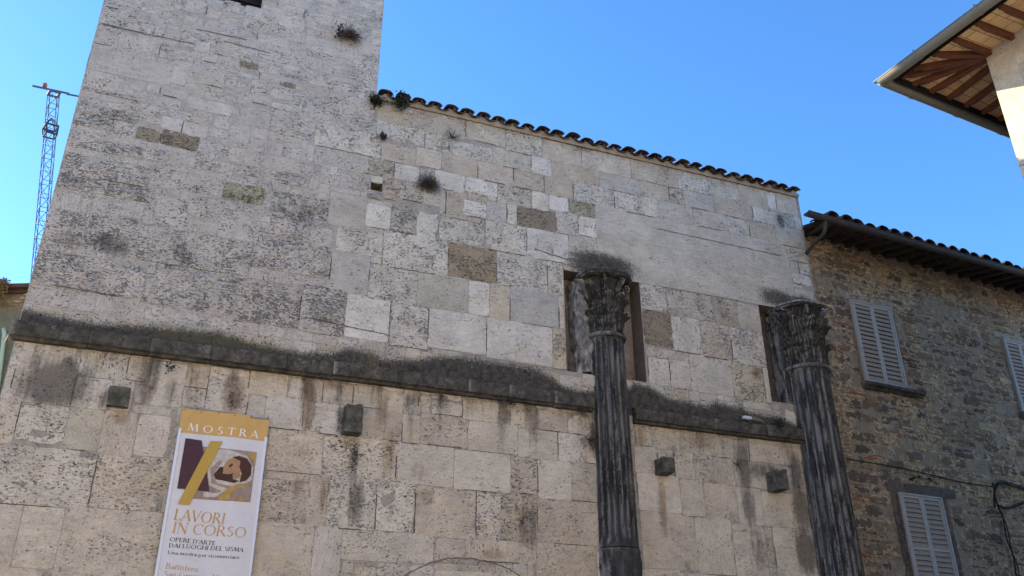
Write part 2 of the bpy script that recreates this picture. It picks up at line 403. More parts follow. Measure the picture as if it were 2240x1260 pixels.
def travertine(name, bst=.9):
    """block colour, bedding angle, pit density and stains come with each block of the mesh"""
    k = NT(name); p = k.pos()
    col = k.attr('Col').outputs[0]; prm = k.attr('Prm'); stn = k.attr('Stn')
    sx = k.n('SeparateXYZ'); k.set(sx.inputs[0], prm.outputs['Vector']); seed, ang, den = sx.outputs
    sc = k.n('SeparateColor'); k.set(sc.inputs[0], stn.outputs['Color']); crust, brown, grey = sc.outputs; moss = stn.outputs['Alpha']
    sv = k.n('CombineXYZ'); k.set(sv.inputs[0], seed); k.set(sv.inputs[1], k.math('MULTIPLY', seed, 1.7)); k.set(sv.inputs[2], k.math('MULTIPLY', seed, 2.3))
    rot = k.n('VectorRotate', rotation_type='Y_AXIS'); k.set(rot.inputs['Vector'], k.vmath('ADD', p, sv.outputs[0])); k.set(rot.inputs['Angle'], ang)
    q = k.vmath('MULTIPLY', rot.outputs[0], (1, 1, 2.7)); q2 = k.vmath('MULTIPLY', rot.outputs[0], (1, 1, 1.6))
    big = k.noise(k.vmath('ADD', p, sv.outputs[0]), 2.2, 5, .6); med = k.noise(q, 5.5, 7, .62, .4); fine = k.noise(q2, 34, 3, .6)
    streak = k.noise(q, 12.0, 10, .80, .9); blot = k.noise(q2, 17, 6, .66); cell = k.noise(q2, 30, 4, .7, .5)
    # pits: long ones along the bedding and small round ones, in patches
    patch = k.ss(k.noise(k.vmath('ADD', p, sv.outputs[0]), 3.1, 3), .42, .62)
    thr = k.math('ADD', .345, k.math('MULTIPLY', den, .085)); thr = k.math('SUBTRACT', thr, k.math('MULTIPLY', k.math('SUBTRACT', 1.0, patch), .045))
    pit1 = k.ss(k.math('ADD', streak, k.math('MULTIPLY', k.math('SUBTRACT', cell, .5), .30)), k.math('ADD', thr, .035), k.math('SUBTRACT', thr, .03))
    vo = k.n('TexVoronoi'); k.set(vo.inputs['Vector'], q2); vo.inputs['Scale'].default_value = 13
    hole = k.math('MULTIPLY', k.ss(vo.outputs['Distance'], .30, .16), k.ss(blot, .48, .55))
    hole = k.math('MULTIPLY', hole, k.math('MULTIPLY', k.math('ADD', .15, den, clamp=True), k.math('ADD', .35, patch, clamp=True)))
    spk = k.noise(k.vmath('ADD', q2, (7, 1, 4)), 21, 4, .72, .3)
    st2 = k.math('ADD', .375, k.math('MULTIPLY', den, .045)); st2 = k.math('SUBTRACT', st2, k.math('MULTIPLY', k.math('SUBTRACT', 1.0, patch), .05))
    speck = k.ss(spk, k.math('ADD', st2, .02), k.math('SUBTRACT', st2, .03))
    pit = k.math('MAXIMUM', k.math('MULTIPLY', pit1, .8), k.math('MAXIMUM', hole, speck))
    v = k.math('ADD', k.math('MULTIPLY', k.math('SUBTRACT', big, .5), .80), k.math('MULTIPLY', k.math('SUBTRACT', med, .5), .62))
    v = k.math('ADD', v, k.math('MULTIPLY', k.math('SUBTRACT', fine, .5), .8)); v = k.math('ADD', v, 1.0)
    mx = k.n('VectorMath', operation='SCALE'); k.set(mx.inputs[0], col); k.set(mx.inputs['Scale'], v)
    c = mx.outputs[0]
    # warm and cold veins of the stone
    tint = k.noise(k.vmath('ADD', q, (5, 5, 5)), 1.6, 5, .65)
    c = k.mix(k.ss(tint, .52, .72, 0, .5), c, k.mix(1.0, c, (1.06, .965, .81), 'MULTIPLY'))
    c = k.mix(k.ss(tint, .46, .30, 0, .5), c, k.mix(1.0, c, (.955, .99, 1.015), 'MULTIPLY'))
    c = k.mix(k.math('MAXIMUM', k.math('MULTIPLY', pit, .56), k.math('MULTIPLY', hole, .9)), c, k.mix(k.ss(big, .5, .6), (.045, .04, .036), (.09, .05, .032)))  # dirt plus the shade inside pits and holes, put into the colour
    # stains: run-off follows the vertical
    run = k.noise(k.vmath('MULTIPLY', p, (1, 1, .12)), 14, 6, .6); cl = k.noise(p, 9, 8, .7); cf = k.noise(p, 40, 3, .6)
    br = k.math('ADD', brown, k.math('ADD', k.math('MULTIPLY', k.math('SUBTRACT', run, .5), .8), k.math('MULTIPLY', k.math('SUBTRACT', cl, .5), .7)))
    c = k.mix(k.ss(k.math('MULTIPLY', br, k.ss(brown, .02, .15)), .10, .80, 0, .8), c, k.mix(1.0, c, (.52, .435, .345), 'MULTIPLY'))
    gr = k.math('ADD', grey, k.math('ADD', k.math('MULTIPLY', k.math('SUBTRACT', run, .5), .9), k.math('MULTIPLY', k.math('SUBTRACT', cl, .5), .8)))
    c = k.mix(k.ss(k.math('MULTIPLY', gr, k.ss(grey, .02, .15)), .12, .75, 0, .9), c, k.mix(1.0, c, (.30, .30, .31), 'MULTIPLY'))
    cn = k.math('ADD', k.math('MULTIPLY', k.math('SUBTRACT', cl, .5), .9), k.math('MULTIPLY', k.math('SUBTRACT', cf, .5), 1.1)); cn = k.math('ADD', cn, k.math('MULTIPLY', pit, .5))
    cr = k.math('MULTIPLY', k.math('ADD', crust, cn), k.ss(crust, .03, .2))
    crc = k.mix(k.ss(cl, .35, .7), (.024, .022, .020), (.085, .077, .066))
    crc = k.mix(k.ss(k.math('ADD', moss, k.math('MULTIPLY', k.math('SUBTRACT', cl, .5), 1.2)), .35, .9), crc, (.060, .058, .034))
    c = k.mix(k.ss(cr, .18, .88, 0, .96), c, crc)
    k.base(c)
    h = k.math('SUBTRACT', k.math('ADD', k.math('MULTIPLY', med, .6), k.math('MULTIPLY', fine, .35)), k.math('MULTIPLY', pit, 1.3))
    k.bump(h, .024, bst)
    return k.m

def rubble(name, mortar):
    k = NT(name); p = k.pos(); col = k.attr('Col').outputs[0]
    big = k.noise(p, 1.1, 5, .6); med = k.noise(p, 6, 8, .68, .5); fine = k.noise(p, 28, 5, .65)
    v = k.math('ADD', k.math('MULTIPLY', k.math('SUBTRACT', med, .5), 1.5), k.math('MULTIPLY', k.math('SUBTRACT', fine, .5), .9)); v = k.math('ADD', v, 1.0)
    mx = k.n('VectorMath', operation='SCALE'); k.set(mx.inputs[0], col); k.set(mx.inputs['Scale'], v); c = mx.outputs[0]
    sm = k.noise(k.vmath('MULTIPLY', p, (1, 1, 1.4)), 7.0, 10, .72, .3)
    sm = k.math('ADD', sm, k.math('MULTIPLY', k.math('SUBTRACT', big, .5), .40)); ed = k.n('SeparateColor'); k.set(ed.inputs[0], k.attr('Stn').outputs['Color']); sm = k.math('ADD', sm, k.math('MULTIPLY', ed.outputs[0], .10)); sm = k.math('SUBTRACT', sm, k.math('ADD', .035, k.math('MULTIPLY', ed.outputs[1], .12)))
    mc = k.mix(k.ss(big, .4, .62), mortar, tuple(x*y for x, y in zip(mortar, (1.0, .93, .76))))
    m2 = k.n('VectorMath', operation='SCALE'); k.set(m2.inputs[0], mc); k.set(m2.inputs['Scale'], k.math('ADD', .45, fine))
    c = k.mix(k.ss(sm, .535, .59, 0, .85), c, m2.outputs[0])
    lich = k.noise(k.vmath('ADD', p, (9, 3, 4)), 7, 6, .7); c = k.mix(k.ss(lich, .58, .68, 0, .55), c, (.33, .31, .22))
    dk = k.noise(k.vmath('ADD', p, (2, 8, 1)), 13, 8, .75); c = k.mix(k.ss(dk, .43, .35, 0, .85), c, (.02, .017, .014))
    k.base(c); k.bump(k.math('ADD', med, k.math('MULTIPLY', fine, .5)), .04, .9)
    return k.m

def darkstone(name, lo=(.028, .028, .030), hi=(.13, .13, .135), worn=(.42, .41, .40), bias=0.0, vert=.25, flank=0.0):
    """lichen-black stone, rubbed pale along its ridges"""
    k = NT(name); p = k.pos(); v = k.vmath('MULTIPLY', p, (1, 1, vert))
    a = k.noise(v, 7, 8, .66, .3); b = k.noise(p, 22, 5, .65); f = k.noise(p, 60, 3)
    c = k.mix(k.ss(a, .35, .68), lo, hi)
    g = k.n('NewGeometry'); pt = k.math('ADD', g.outputs['Pointiness'], k.math('MULTIPLY', k.math('SUBTRACT', b, .5), .12))
    wf = k.ss(pt, .535-bias, .60-bias)
    wf = k.math('MULTIPLY', wf, k.ss(k.noise(v, 3.2, 4), .42, .60, .15, 1))
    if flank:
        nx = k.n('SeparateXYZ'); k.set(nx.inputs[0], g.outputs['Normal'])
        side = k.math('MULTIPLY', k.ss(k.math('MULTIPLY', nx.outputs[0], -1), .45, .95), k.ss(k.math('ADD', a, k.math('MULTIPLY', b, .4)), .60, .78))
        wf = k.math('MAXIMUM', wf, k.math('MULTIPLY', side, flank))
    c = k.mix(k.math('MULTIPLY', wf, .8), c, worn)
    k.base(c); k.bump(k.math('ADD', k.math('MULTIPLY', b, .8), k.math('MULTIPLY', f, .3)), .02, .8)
    return k.m

# ---------------------------------------------------------------- mesh helpers
def parent(o, p):
    o.parent = p; o.matrix_parent_inverse = Matrix.Translation(-Vector(p.location)) if p.type == 'EMPTY' else Matrix.Identity(4)
    return o
def props(o, label=None, cat=None, group=None, kind=None):
    for k_, v in (('label', label), ('category', cat), ('group', group), ('kind', kind)):
        if v: o[k_] = v
    return o
def thing(name, label, cat, loc=(0, 0, 0), group=None):
    o = bpy.data.objects.new(name, None); COL.objects.link(o); o.location = loc; o.empty_display_size = .3
    return props(o, label, cat, group)
def link(name, me, mats, par=None, smooth=False):
    o = bpy.data.objects.new(name, me); COL.objects.link(o)
    for m in (mats if isinstance(mats, (list, tuple)) else [mats]): me.materials.append(m)
    if smooth: me.polygons.foreach_set('use_smooth', [True]*len(me.polygons))
    if par is not None: parent(o, par)
    return o
class MB:
    """collects shapes into one mesh"""
    def __init__(s): s.v = []; s.f = []; s.mi = []; s.cur = 0
    def add(s, vs, fs):
        o = len(s.v); s.v += [tuple(x) for x in vs]; s.f += [tuple(i+o for i in f) for f in fs]; s.mi += [s.cur]*len(fs)
    def box(s, x0, x1, y0, y1, z0, z1, M=None, jit=0):
        vs = [Vector((x, y, z)) for z in (z0, z1) for y in (y0, y1) for x in (x0, x1)]
        if jit: vs = [v+Vector((rng.uniform(-jit, jit), rng.uniform(-jit, jit), rng.uniform(-jit, jit))) for v in vs]
        if M: vs = [M@v for v in vs]
        s.add(vs, [(0, 2, 3, 1), (4, 5, 7, 6), (0, 1, 5, 4), (2, 6, 7, 3), (0, 4, 6, 2), (1, 3, 7, 5)])
    def beam(s, a, b, w, h, upv=(0, 0, 1)):
        a = Vector(a); b = Vector(b); d = b-a; L = d.length; d.normalize(); sd_ = d.cross(Vector(upv)).normalized(); u_ = sd_.cross(d)
        M = Matrix((d, sd_, u_)).transposed().to_4x4(); M.translation = a
        s.box(0, L, -w/2, w/2, -h/2, h/2, M)
    def tube(s, pts, r, n=8, cap=True):
        pts = [Vector(p) for p in pts]; rs = r if isinstance(r, (list, tuple)) else [r]*len(pts); rings = []; prev = None
        for i, p in enumerate(pts):
            d = (pts[min(i+1, len(pts)-1)]-pts[max(i-1, 0)]).normalized()
            a = d.cross(Vector((0, 0, 1))) if prev is None else prev-d*prev.dot(d)
            if a.length < 1e-4: a = d.cross(Vector((0, 1, 0)))
            a.normalize(); prev = a; b = d.cross(a)
            rings.append([p+(a*math.cos(2*math.pi*j/n)+b*math.sin(2*math.pi*j/n))*rs[i] for j in range(n)])
        vs = [v for rg in rings for v in rg]; fs = []
        for i in range(len(pts)-1):
            for j in range(n): fs.append((i*n+j, i*n+(j+1) % n, (i+1)*n+(j+1) % n, (i+1)*n+j))
        if cap: fs += [tuple(range(n))[::-1], tuple((len(pts)-1)*n+j for j in range(n))]
        s.add(vs, fs)
    def grid(s, P_):
        """P_[i][j] sheet of points"""
        n, m = len(P_), len(P_[0]); s.add([v for r in P_ for v in r], [(i*m+j, i*m+j+1, (i+1)*m+j+1, (i+1)*m+j) for i in range(n-1) for j in range(m-1)])
    def lathe(s, prof, cx, cy, n=48, fn=None):
        P_ = []
        for (r, z) in prof:
            row = []
            for j in range(n+1):
                t = 2*math.pi*j/n; rr = fn(t, z, r) if fn else r
                row.append((cx+rr*math.cos(t), cy+rr*math.sin(t), z))
            P_.append(row)
        s.grid(P_)
    def mesh(s, name):
        me = bpy.data.meshes.new(name); me.from_pydata(s.v, [], s.f); me.update()
        if any(s.mi): me.polygons.foreach_set('material_index', s.mi)
        return me
    def build(s, name, mats, par=None, smooth=False, weld=False, fixn=True):
        me = s.mesh(name)
        if weld or fixn:
            bm = bmesh.new(); bm.from_mesh(me)
            if weld: bmesh.ops.remove_doubles(bm, verts=bm.verts, dist=1e-4)
            if fixn: bmesh.ops.recalc_face_normals(bm, faces=bm.faces)
            bm.to_mesh(me); bm.free()
        return link(name, me, mats, par, smooth)

def lerp(a, b, t): return a+(b-a)*t
def sstep(a, b, x):
    t = min(1, max(0, (x-a)/(b-a))); return t*t*(3-2*t)

class Masonry:
    """one wall mesh of individually shaped blocks carrying colour, bedding and stains"""
    def __init__(s, stain=None, step=.07):
        s.v = []; s.f = []; s.c = []; s.p = []; s.s = []; s.stain = stain; s.step = step
    def block(s, u0, z0, u1, z1, col, proud=.006, ang=0, den=.3, jit=.005, rnd=.018, gap=.005, rough=.003, depth=.03, y=0.0, clean=0.0):
        u0 += gap; u1 -= gap; z0 += gap; z1 -= gap
        if u1-u0 < .03 or z1-z0 < .03: return
        nx = max(2, min(40, round((u1-u0)/s.step))); nz = max(2, min(40, round((z1-z0)/s.step)))
        seed = rng.uniform(0, 60); o = len(s.v); sk = rng.uniform(-1, 1)*jit*1.5; sk2 = rng.uniform(-1, 1)*jit*1.5
        W_ = nx+3
        for j in range(-1, nz+2):
            for i in range(-1, nx+2):
                ring = i in (-1, nx+1) or j in (-1, nz+1)
                a = min(nx, max(0, i))/nx; b = min(nz, max(0, j))/nz
                u = lerp(u0, u1, a); z = lerp(z0, z1, b)
                u += sk*(b-.5); z += sk2*(a-.5)
                e = mn.noise(Vector((u*9+seed, z*9, seed)))*jit; e2 = mn.noise(Vector((u*9, z*9+seed, -seed)))*jit
                edge = a in (0, 1) or b in (0, 1)
                if edge: u += e; z += e2
                if a in (0, 1) and b in (0, 1): u += rnd*.6*(1 if a == 0 else -1); z += rnd*.6*(1 if b == 0 else -1)
                yy = -proud + mn.noise(Vector((u*5, z*5, seed)))*rough*1.6
                if edge: yy += min(proud*.6, .005)
                if ring: yy = depth
                s.v.append((u, y+yy, z)); s.c.append((*col, 1)); s.p.append((seed, ang, den))
                s.s.append(s.stain(u, z) if s.stain else ((1.0 if edge else 0.0)*(1-clean), clean, 0, 0))
        for j in range(nz+2):
            for i in range(nx+2):
                k_ = o+j*W_+i; s.f.append((k_, k_+1, k_+1+W_, k_+W_))
    def sheet(s, us, zs, y, col, skip=None, den=.25, flip=False):
        """flat backing in cells, leaving the openings out"""
        us = sorted(set(us)); zs = sorted(set(zs))
        def dense(a):
            o_ = []
            for p_, q_ in zip(a, a[1:]):
                n = max(1, round((q_-p_)/.12)); o_ += [lerp(p_, q_, i/n) for i in range(n)]
            return o_+[a[-1]]
        us = dense(us); zs = dense(zs); o = len(s.v); m = len(us)
        for z in zs:
            for u in us:
                s.v.append((u, y, z)); s.c.append((*(col(u, z) if callable(col) else col), 1)); s.p.append((3.0, 0, den)); s.s.append(s.stain(u, z) if s.stain else (0, 0, 0, 0))
        for j in range(len(zs)-1):
            for i in range(m-1):
                cu = (us[i]+us[i+1])/2; cz = (zs[j]+zs[j+1])/2
                if skip and skip(cu, cz): continue
                k_ = o+j*m+i; s.f.append((k_, k_+1, k_+1+m, k_+m))
    def quad(s, pts, col, den=.2):
        o = len(s.v)
        for p_ in pts: s.v.append(tuple(p_)); s.c.append((*col, 1)); s.p.append((5.0, 0, den)); s.s.append((0, 0, 0, 0))
        s.f.append((o, o+1, o+2, o+3))
    def ribbon(s, pts, w, col, y):
        o = len(s.v)
        for i, (u, z) in enumerate(pts):
            a = pts[max(0, i-1)]; b = pts[min(len(pts)-1, i+1)]; du, dz = b[0]-a[0], b[1]-a[1]; L = math.hypot(du, dz) or 1
            ww = w*(.7+.6*rng.random())
            for sg in (-1, 1):
                s.v.append((u-dz/L*ww*sg, y, z+du/L*ww*sg)); s.c.append((*col, 1)); s.p.append((5.0, 0, .2)); s.s.append((0, 0, 0, 0))
        for i in range(len(pts)-1): s.f.append((o+2*i, o+2*i+1, o+2*i+3, o+2*i+2))
    def build(s, name, mat, par, M=None):
        me = bpy.data.meshes.new(name); me.from_pydata(s.v, [], s.f)
        for nm, ty, dat, k_ in (('Col', 'FLOAT_COLOR', s.c, 'color'), ('Prm', 'FLOAT_VECTOR', s.p, 'vector'), ('Stn', 'FLOAT_COLOR', s.s, 'color')):
            a = me.attributes.new(nm, ty, 'POINT'); a.data.foreach_set(k_, np.array(dat, dtype=np.float32).ravel())
        if M: me.transform(M)
        me.update(); return link(name, me, mat, par)

def fill(M_, occ_rects, reg, free, cols, wr, hr, **kw):
    """lays plain courses of blocks into whatever the listed blocks leave free"""
    u0, z0, u1, z1 = reg; c = .04; nu = int((u1-u0)/c); nz = int((z1-z0)/c)
    g = np.zeros((nz, nu), bool)
    for j in range(nz):
        for i in range(nu):
            if not free(u0+(i+.5)*c, z0+(j+.5)*c): g[j, i] = True
    for a, b, d, e in occ_rects:
        i0 = max(0, int(round((a-u0)/c))); i1 = min(nu, int(round((d-u0)/c))); j0 = max(0, int(round((b-z0)/c))); j1 = min(nz, int(round((e-z0)/c)))
        if i1 > i0 and j1 > j0: g[j0:j1, i0:i1] = True
    for j in range(nz):
        i = 0
        while i < nu:
            if g[j, i]: i += 1; continue
            mw = int(rng.uniform(*wr)/c); mh = int(rng.uniform(*hr)/c); k_ = i
            while k_ < nu and k_-i < mw and not g[j, k_]: k_ += 1
            if nu-k_ < 4 and not g[j, k_:].any(): k_ = nu
            j2 = j+1
            while j2 < nz and j2-j < mh and not g[j2, i:k_].any(): j2 += 1
            g[j:j2, i:k_] = True
            if k_-i >= 3 and j2-j >= 3:
                M_.block(u0+i*c, z0+j*c, u0+k_*c, z0+j2*c, rng.choice(cols), proud=rng.uniform(.002, .010), ang=rng.choice((0, 0, 0, 1.57)), den=rng.uniform(.1, .8), **kw)
            i = k_

# ---------------------------------------------------------------- the ground
gm = plain('paving_stone', (.36, .33, .29), var=.12, sc=2)
mb = MB(); mb.grid([[(x, y, 0) for x in (-600, -60, 0, 60, 600)] for y in (-600, -60, 0, 60, 600)])
props(mb.build('ground', gm), kind='structure')

# ---------------------------------------------------------------- the church front
PAL = dict(n=(.425, .398, .358), w=(.475, .450, .410), W=(.510, .492, .465), g=(.395, .378, .350), b=(.395, .354, .298), p=(.430, .388, .340),
           y=(.455, .410, .340), B=(.235, .200, .155), T=(.285, .238, .178), O=(.31, .288, .212), G=(.375, .362, .305), S=(.45, .428, .392), H=(.365, .358, .345))
PAL = {k_: (v[0]*1.025, v[1]*1.025, v[2]*.955) for k_, v in PAL.items()}
UL, UT, UR, ZT, ZTOP = -2.33, 2.75, 12.79, 12.70, 19.0
N1 = (6.67, 7.53, 8.35, 9.66); N2 = (11.22, 7.50, 12.79, 9.66)
WIN = (D['win'][0], D['win'][3], D['win'][2], D['win'][3]+1.7); HOL = (D['hole'][0], D['hole'][3], D['hole'][2], D['hole'][1])
HOLES = (N1, N2, WIN, HOL)
def inhole(u, z): return any(a < u < c and b < z < d for a, b, c, d in HOLES)
def interp(tab, u):
    if u <= tab[0][0]: return tab[0][1]
    for (a, b), (c, d) in zip(tab, tab[1:]):
        if u <= c: return lerp(b, d, (u-a)/max(1e-6, c-a))
    return tab[-1][1]
BL_ = D['blobs']; CHI = {'k': 0, 'b': 1, 'g': 2, 'a': 3}
def stain(u, z):
    o = [0.0, 0.0, 0.0, 0.0]
    if 6.84 < z < 8.2:
        if u < 7.3: t = interp(D['crust1'], u)
        elif u > 8.0: t = interp(D['crust2'], u)
        else: t = 7.4
        o[0] = 1.2*sstep(t+.15, t-.24, z)
        if u > 12.1: o[0] *= .3
        o[3] = sstep(-.9, -.2, u)*sstep(2.3, 1.0, u)*.8+.12
    if z < 6.8:                                     # run-off under the string course
        d_ = 6.8-z
        o[1] = sstep(.34, .03, d_)*.36+sstep(1.1, .2, d_)*.12*(.5+mn.noise(Vector((u*2.3, z*.5, 3))))
        o[2] = sstep(1.7, .1, d_)*max(0, .08+mn.noise(Vector((u*3.6, z*.35, 9))))*.95
    if z > 12.35 and u > 2.8: o[1] = max(o[1], .42*sstep(12.35, 12.7, z)+.2*mn.noise(Vector((u*3, z, 2))))
    for a, b, ru, rz, ch, st in BL_:
        du = abs(u-a)/ru; dz = abs(z-b)/rz
        if du < 1.7 and dz < 1.7:
            d_ = (du**2.6+dz**2.6)**(1/2.6); m_ = st*sstep(1.6, .35, d_); i = CHI[ch]
            if m_ > o[i]: o[i] = m_
    return tuple(o)

church = thing('church', 'pale travertine church front with tower stub, dark string course and two fluted columns', 'church', (5.2, 0, 0))
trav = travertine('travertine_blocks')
Mz = Masonry(stain, .07)
rects = list(HOLES); JN = []
for ln in BLOCKS.split('\n'):
    p_ = ln.split(); u0, z0, u1, z1 = map(float, p_[:4]); ty = p_[4][0]; fl = p_[4][1:]
    u0 = max(u0, UL); u1 = min(u1, UR if z0 < ZT-.2 and z0 > 0 and z1 < ZT+.3 else UT); z1 = min(z1, ZT) if u0 > UT-.05 else z1
    for a, b, c, d in HOLES:                        # trim against openings
        if u0 < c and u1 > a and z0 < d and z1 > b:
            ov = {0: u1-a, 1: c-u0, 2: z1-b, 3: d-z0}; k_ = min(ov, key=ov.get)
            if k_ == 0: u1 = a
            elif k_ == 1: u0 = c
            elif k_ == 2: z1 = b
            else: z0 = d
    if u1-u0 < .05 or z1-z0 < .05: continue
    rects.append((u0, z0, u1, z1)); c = PAL[ty]; t = rng.uniform(.95, 1.05)
    if z1 < 6.85: c = tuple(lerp(x, y_, .35 if u0 < 8 else .5) for x, y_ in zip((c[0]*1.02, c[1]*.985, c[2]*.945), (.475, .435, .370)))
    c = (c[0]*t, c[1]*t, c[2]*t*rng.uniform(.97, 1.02))
    if u1 < 2.9 and z0 > 7.3 and ty not in 'BTO': c = tuple(lerp(x, y_, .6) for x, y_ in zip(c, (.42, .395, .355)))
    for hz in (0, 1):
        if rng.random() < (.38 if u0 > 2.5 or z1 < 7 else .10):
            n = max(4, int(((u1-u0) if hz else (z1-z0))/.05)); t0_ = rng.uniform(0, .3); t1_ = rng.uniform(.6, 1)
            JN.append([((lerp(u0, u1, lerp(t0_, t1_, i/n)), z0+rng.uniform(-.003, .003)) if hz else (u0+rng.uniform(-.003, .003), lerp(z0, z1, lerp(t0_, t1_, i/n)))) for i in range(n+1)])
    den = rng.uniform(.05, .4); ro = .004; pr = rng.uniform(.003, .010)
    if 's' in fl: den = 0.0; ro = .002
    if 'h' in fl or ty in 'BT': den = .85
    if 'r' in fl: den = 1.25; ro = .012; pr += .006
    if ty == 'S': den = -.2
    Mz.block(u0, z0, u1, z1, c, proud=pr, ang=(1.57 if 'v' in fl else rng.uniform(-.12, .12)), den=den, rough=ro, jit=.006 if 'r' not in fl else .012)
inreg = lambda u, z: (z < ZT or u < UT) and not inhole(u, z)
cols = [PAL[k_] for k_ in 'nnnwwbp']
cool = [tuple(lerp(x, y_, .7) for x, y_ in zip(PAL[k_], (.42, .395, .355))) for k_ in 'nnwpb']
fill(Mz, rects, (UL, 7.4, UT, ZTOP), inreg, cool, (.3, .8), (.2, .42))
fill(Mz, rects+[(UL, 7.4, UT, ZTOP)], (UL, 3.0, UR, ZT), inreg, cols, (.35, .95), (.22, .5))
fill(Mz, [], (UL, 0.0, UR, 3.0), inreg, cols, (.6, 1.2), (.4, .7))
us = [UL, UR]+[h[i] for h in HOLES for i in (0, 2)]; zs = [0, ZT]+[h[i] for h in HOLES[:2] for i in (1, 3)]+[HOL[1], HOL[3]]
mort = lambda u, z: (.375, .352, .315) if (u < 2.8 and z > 7.3) else (.31, .288, .25)
Mz.sheet(us, zs, 0, mort, inhole)
Mz.sheet([UL, UT, WIN[0], WIN[2]], [ZT, WIN[1], WIN[3], ZTOP], 0, mort, inhole)
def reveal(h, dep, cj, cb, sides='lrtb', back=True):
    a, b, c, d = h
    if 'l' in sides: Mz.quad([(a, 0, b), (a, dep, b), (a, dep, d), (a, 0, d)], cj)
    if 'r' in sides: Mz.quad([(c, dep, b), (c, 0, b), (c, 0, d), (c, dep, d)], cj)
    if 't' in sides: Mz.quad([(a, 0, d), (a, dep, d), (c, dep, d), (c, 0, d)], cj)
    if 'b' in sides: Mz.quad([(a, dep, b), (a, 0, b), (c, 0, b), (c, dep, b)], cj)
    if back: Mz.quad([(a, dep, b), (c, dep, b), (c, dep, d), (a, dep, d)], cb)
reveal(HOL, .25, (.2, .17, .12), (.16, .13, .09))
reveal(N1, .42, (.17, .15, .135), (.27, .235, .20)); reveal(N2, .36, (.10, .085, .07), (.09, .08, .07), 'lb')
# the rest of the body: flanks, back and tower top
f_ = (.36, .33, .29)
def wallbox(x0, x1, y0, y1, z0, z1):
    Mz.quad([(x0, y1, z0), (x0, y0, z0), (x0, y0, z1), (x0, y1, z1)], f_); Mz.quad([(x1, y0, z0), (x1, y1, z0), (x1, y1, z1), (x1, y0, z1)], f_)
    Mz.quad([(x1, y1, z0), (x0, y1, z0), (x0, y1, z1), (x1, y1, z1)], f_); Mz.quad([(x0, y0, z1), (x1, y0, z1), (x1, y1, z1), (x0, y1, z1)], f_)
wallbox(UL, UT, 0, 5, 0, ZTOP)
wallbox(UL+.01, UR, .4, 14, 0, ZT-.01)
Mz.quad([(UR, 0, 0), (UR, .4, 0), (UR, .4, N2[1]), (UR, 0, N2[1])], f_); Mz.quad([(UR, 0, N2[3]), (UR, .4, N2[3]), (UR, .4, ZT), (UR, 0, ZT)], f_)
Mz.quad([(UR, .36, N2[1]), (UR, .4, N2[1]), (UR, .4, N2[3]), (UR, .36, N2[3])], f_)
Mz.quad([(N2[0], 0, N2[3]), (N2[0], .4, N2[3]), (UR, .4, N2[3]), (UR, 0, N2[3])], (.2, .18, .16))
Ms = Masonry(lambda u, z: (0, 0, 0, 0), .12)                # the tower's western flank
fill(Ms, [], (0, 0, 5.0, ZTOP), lambda u, z: True, cool, (.4, 1.0), (.28, .5), gap=.004, rough=.002, jit=.004, rnd=.01)
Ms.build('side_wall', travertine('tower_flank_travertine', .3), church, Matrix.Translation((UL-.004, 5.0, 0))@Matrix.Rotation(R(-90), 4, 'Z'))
# segmental relieving arch traced by its joint, low on the wall
arc = [(3.62, 3.62), (3.85, 3.80), (4.15, 3.95), (4.45, 4.04), (4.85, 4.06), (5.2, 4.02), (5.5, 3.93), (5.78, 3.78), (6.0, 3.6)]
pts = []
for i in range(len(arc)-1):
    for k_ in range(6): t = k_/6; pts.append((lerp(arc[i][0], arc[i+1][0], t), lerp(arc[i][1], arc[i+1][1], t)+rng.uniform(-.006, .006)))
Mz.ribbon(pts, .011, (.17, .15, .13), -.0125)
# smears of pale mortar over some joints, cracks over others
for a, b, c, d in [(.33, 8.1, .36, 8.9), (2.86, 8.5, 2.9, 9.2), (-.1, 8.6, -.07, 9.2), (.8, 10.1, .83, 11.9)]:
    n = 14; Mz.ribbon([(lerp(a, c, i/n)+rng.uniform(-.006, .006), lerp(b, d, i/n)) for i in range(n+1)], .010, (.40, .38, .35), -.019)
for a, b, c, d in [(.20, 13.34, -.72, 13.31), (.64, 13.16, -.2, 13.18), (6.05, 9.98, 6.85, 9.86), (8.9, 11.02, 12.0, 10.98), (-2.25, 12.9, -.7, 12.95), (1.9, 7.83, 3.3, 7.72), (-2.0, 7.75, -1.1, 7.72)]:
    n = int(abs(c-a)/.06); Mz.ribbon([(lerp(a, c, i/n), lerp(b, d, i/n)+rng.uniform(-.008, .008)) for i in range(n+1)], .007, (.10, .09, .08), -.0205)
for pl in JN: Mz.ribbon(pl, rng.uniform(.003, .007), (.07, .06, .05), -.0155)
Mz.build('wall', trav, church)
# dark inside of the belfry window
mb = MB(); a, b, c, d = WIN
for bx in ((a-.0, a+.02, 0, .9, b, d), (c-.02, c, 0, .9, b, d), (a, c, 0, .9, d, d+.03), (a, c, .88, .9, b, d), (a, c, 0, .9, b-.03, b)): mb.box(*bx)
mb.build('belfry_window', plain('old_dark_wood', (.03, .026, .022), var=.3), church)
mb = MB(); mb.box(a+.02, c-.02, .12, .17, b, b+.07)
for i in range(4): mb.box(a+.02, c-.02, .3, .34, b+.25*i+.1, b+.25*i+.16)
mb.build('window_louvre', plain('black_slats', (.018, .016, .015)), church)

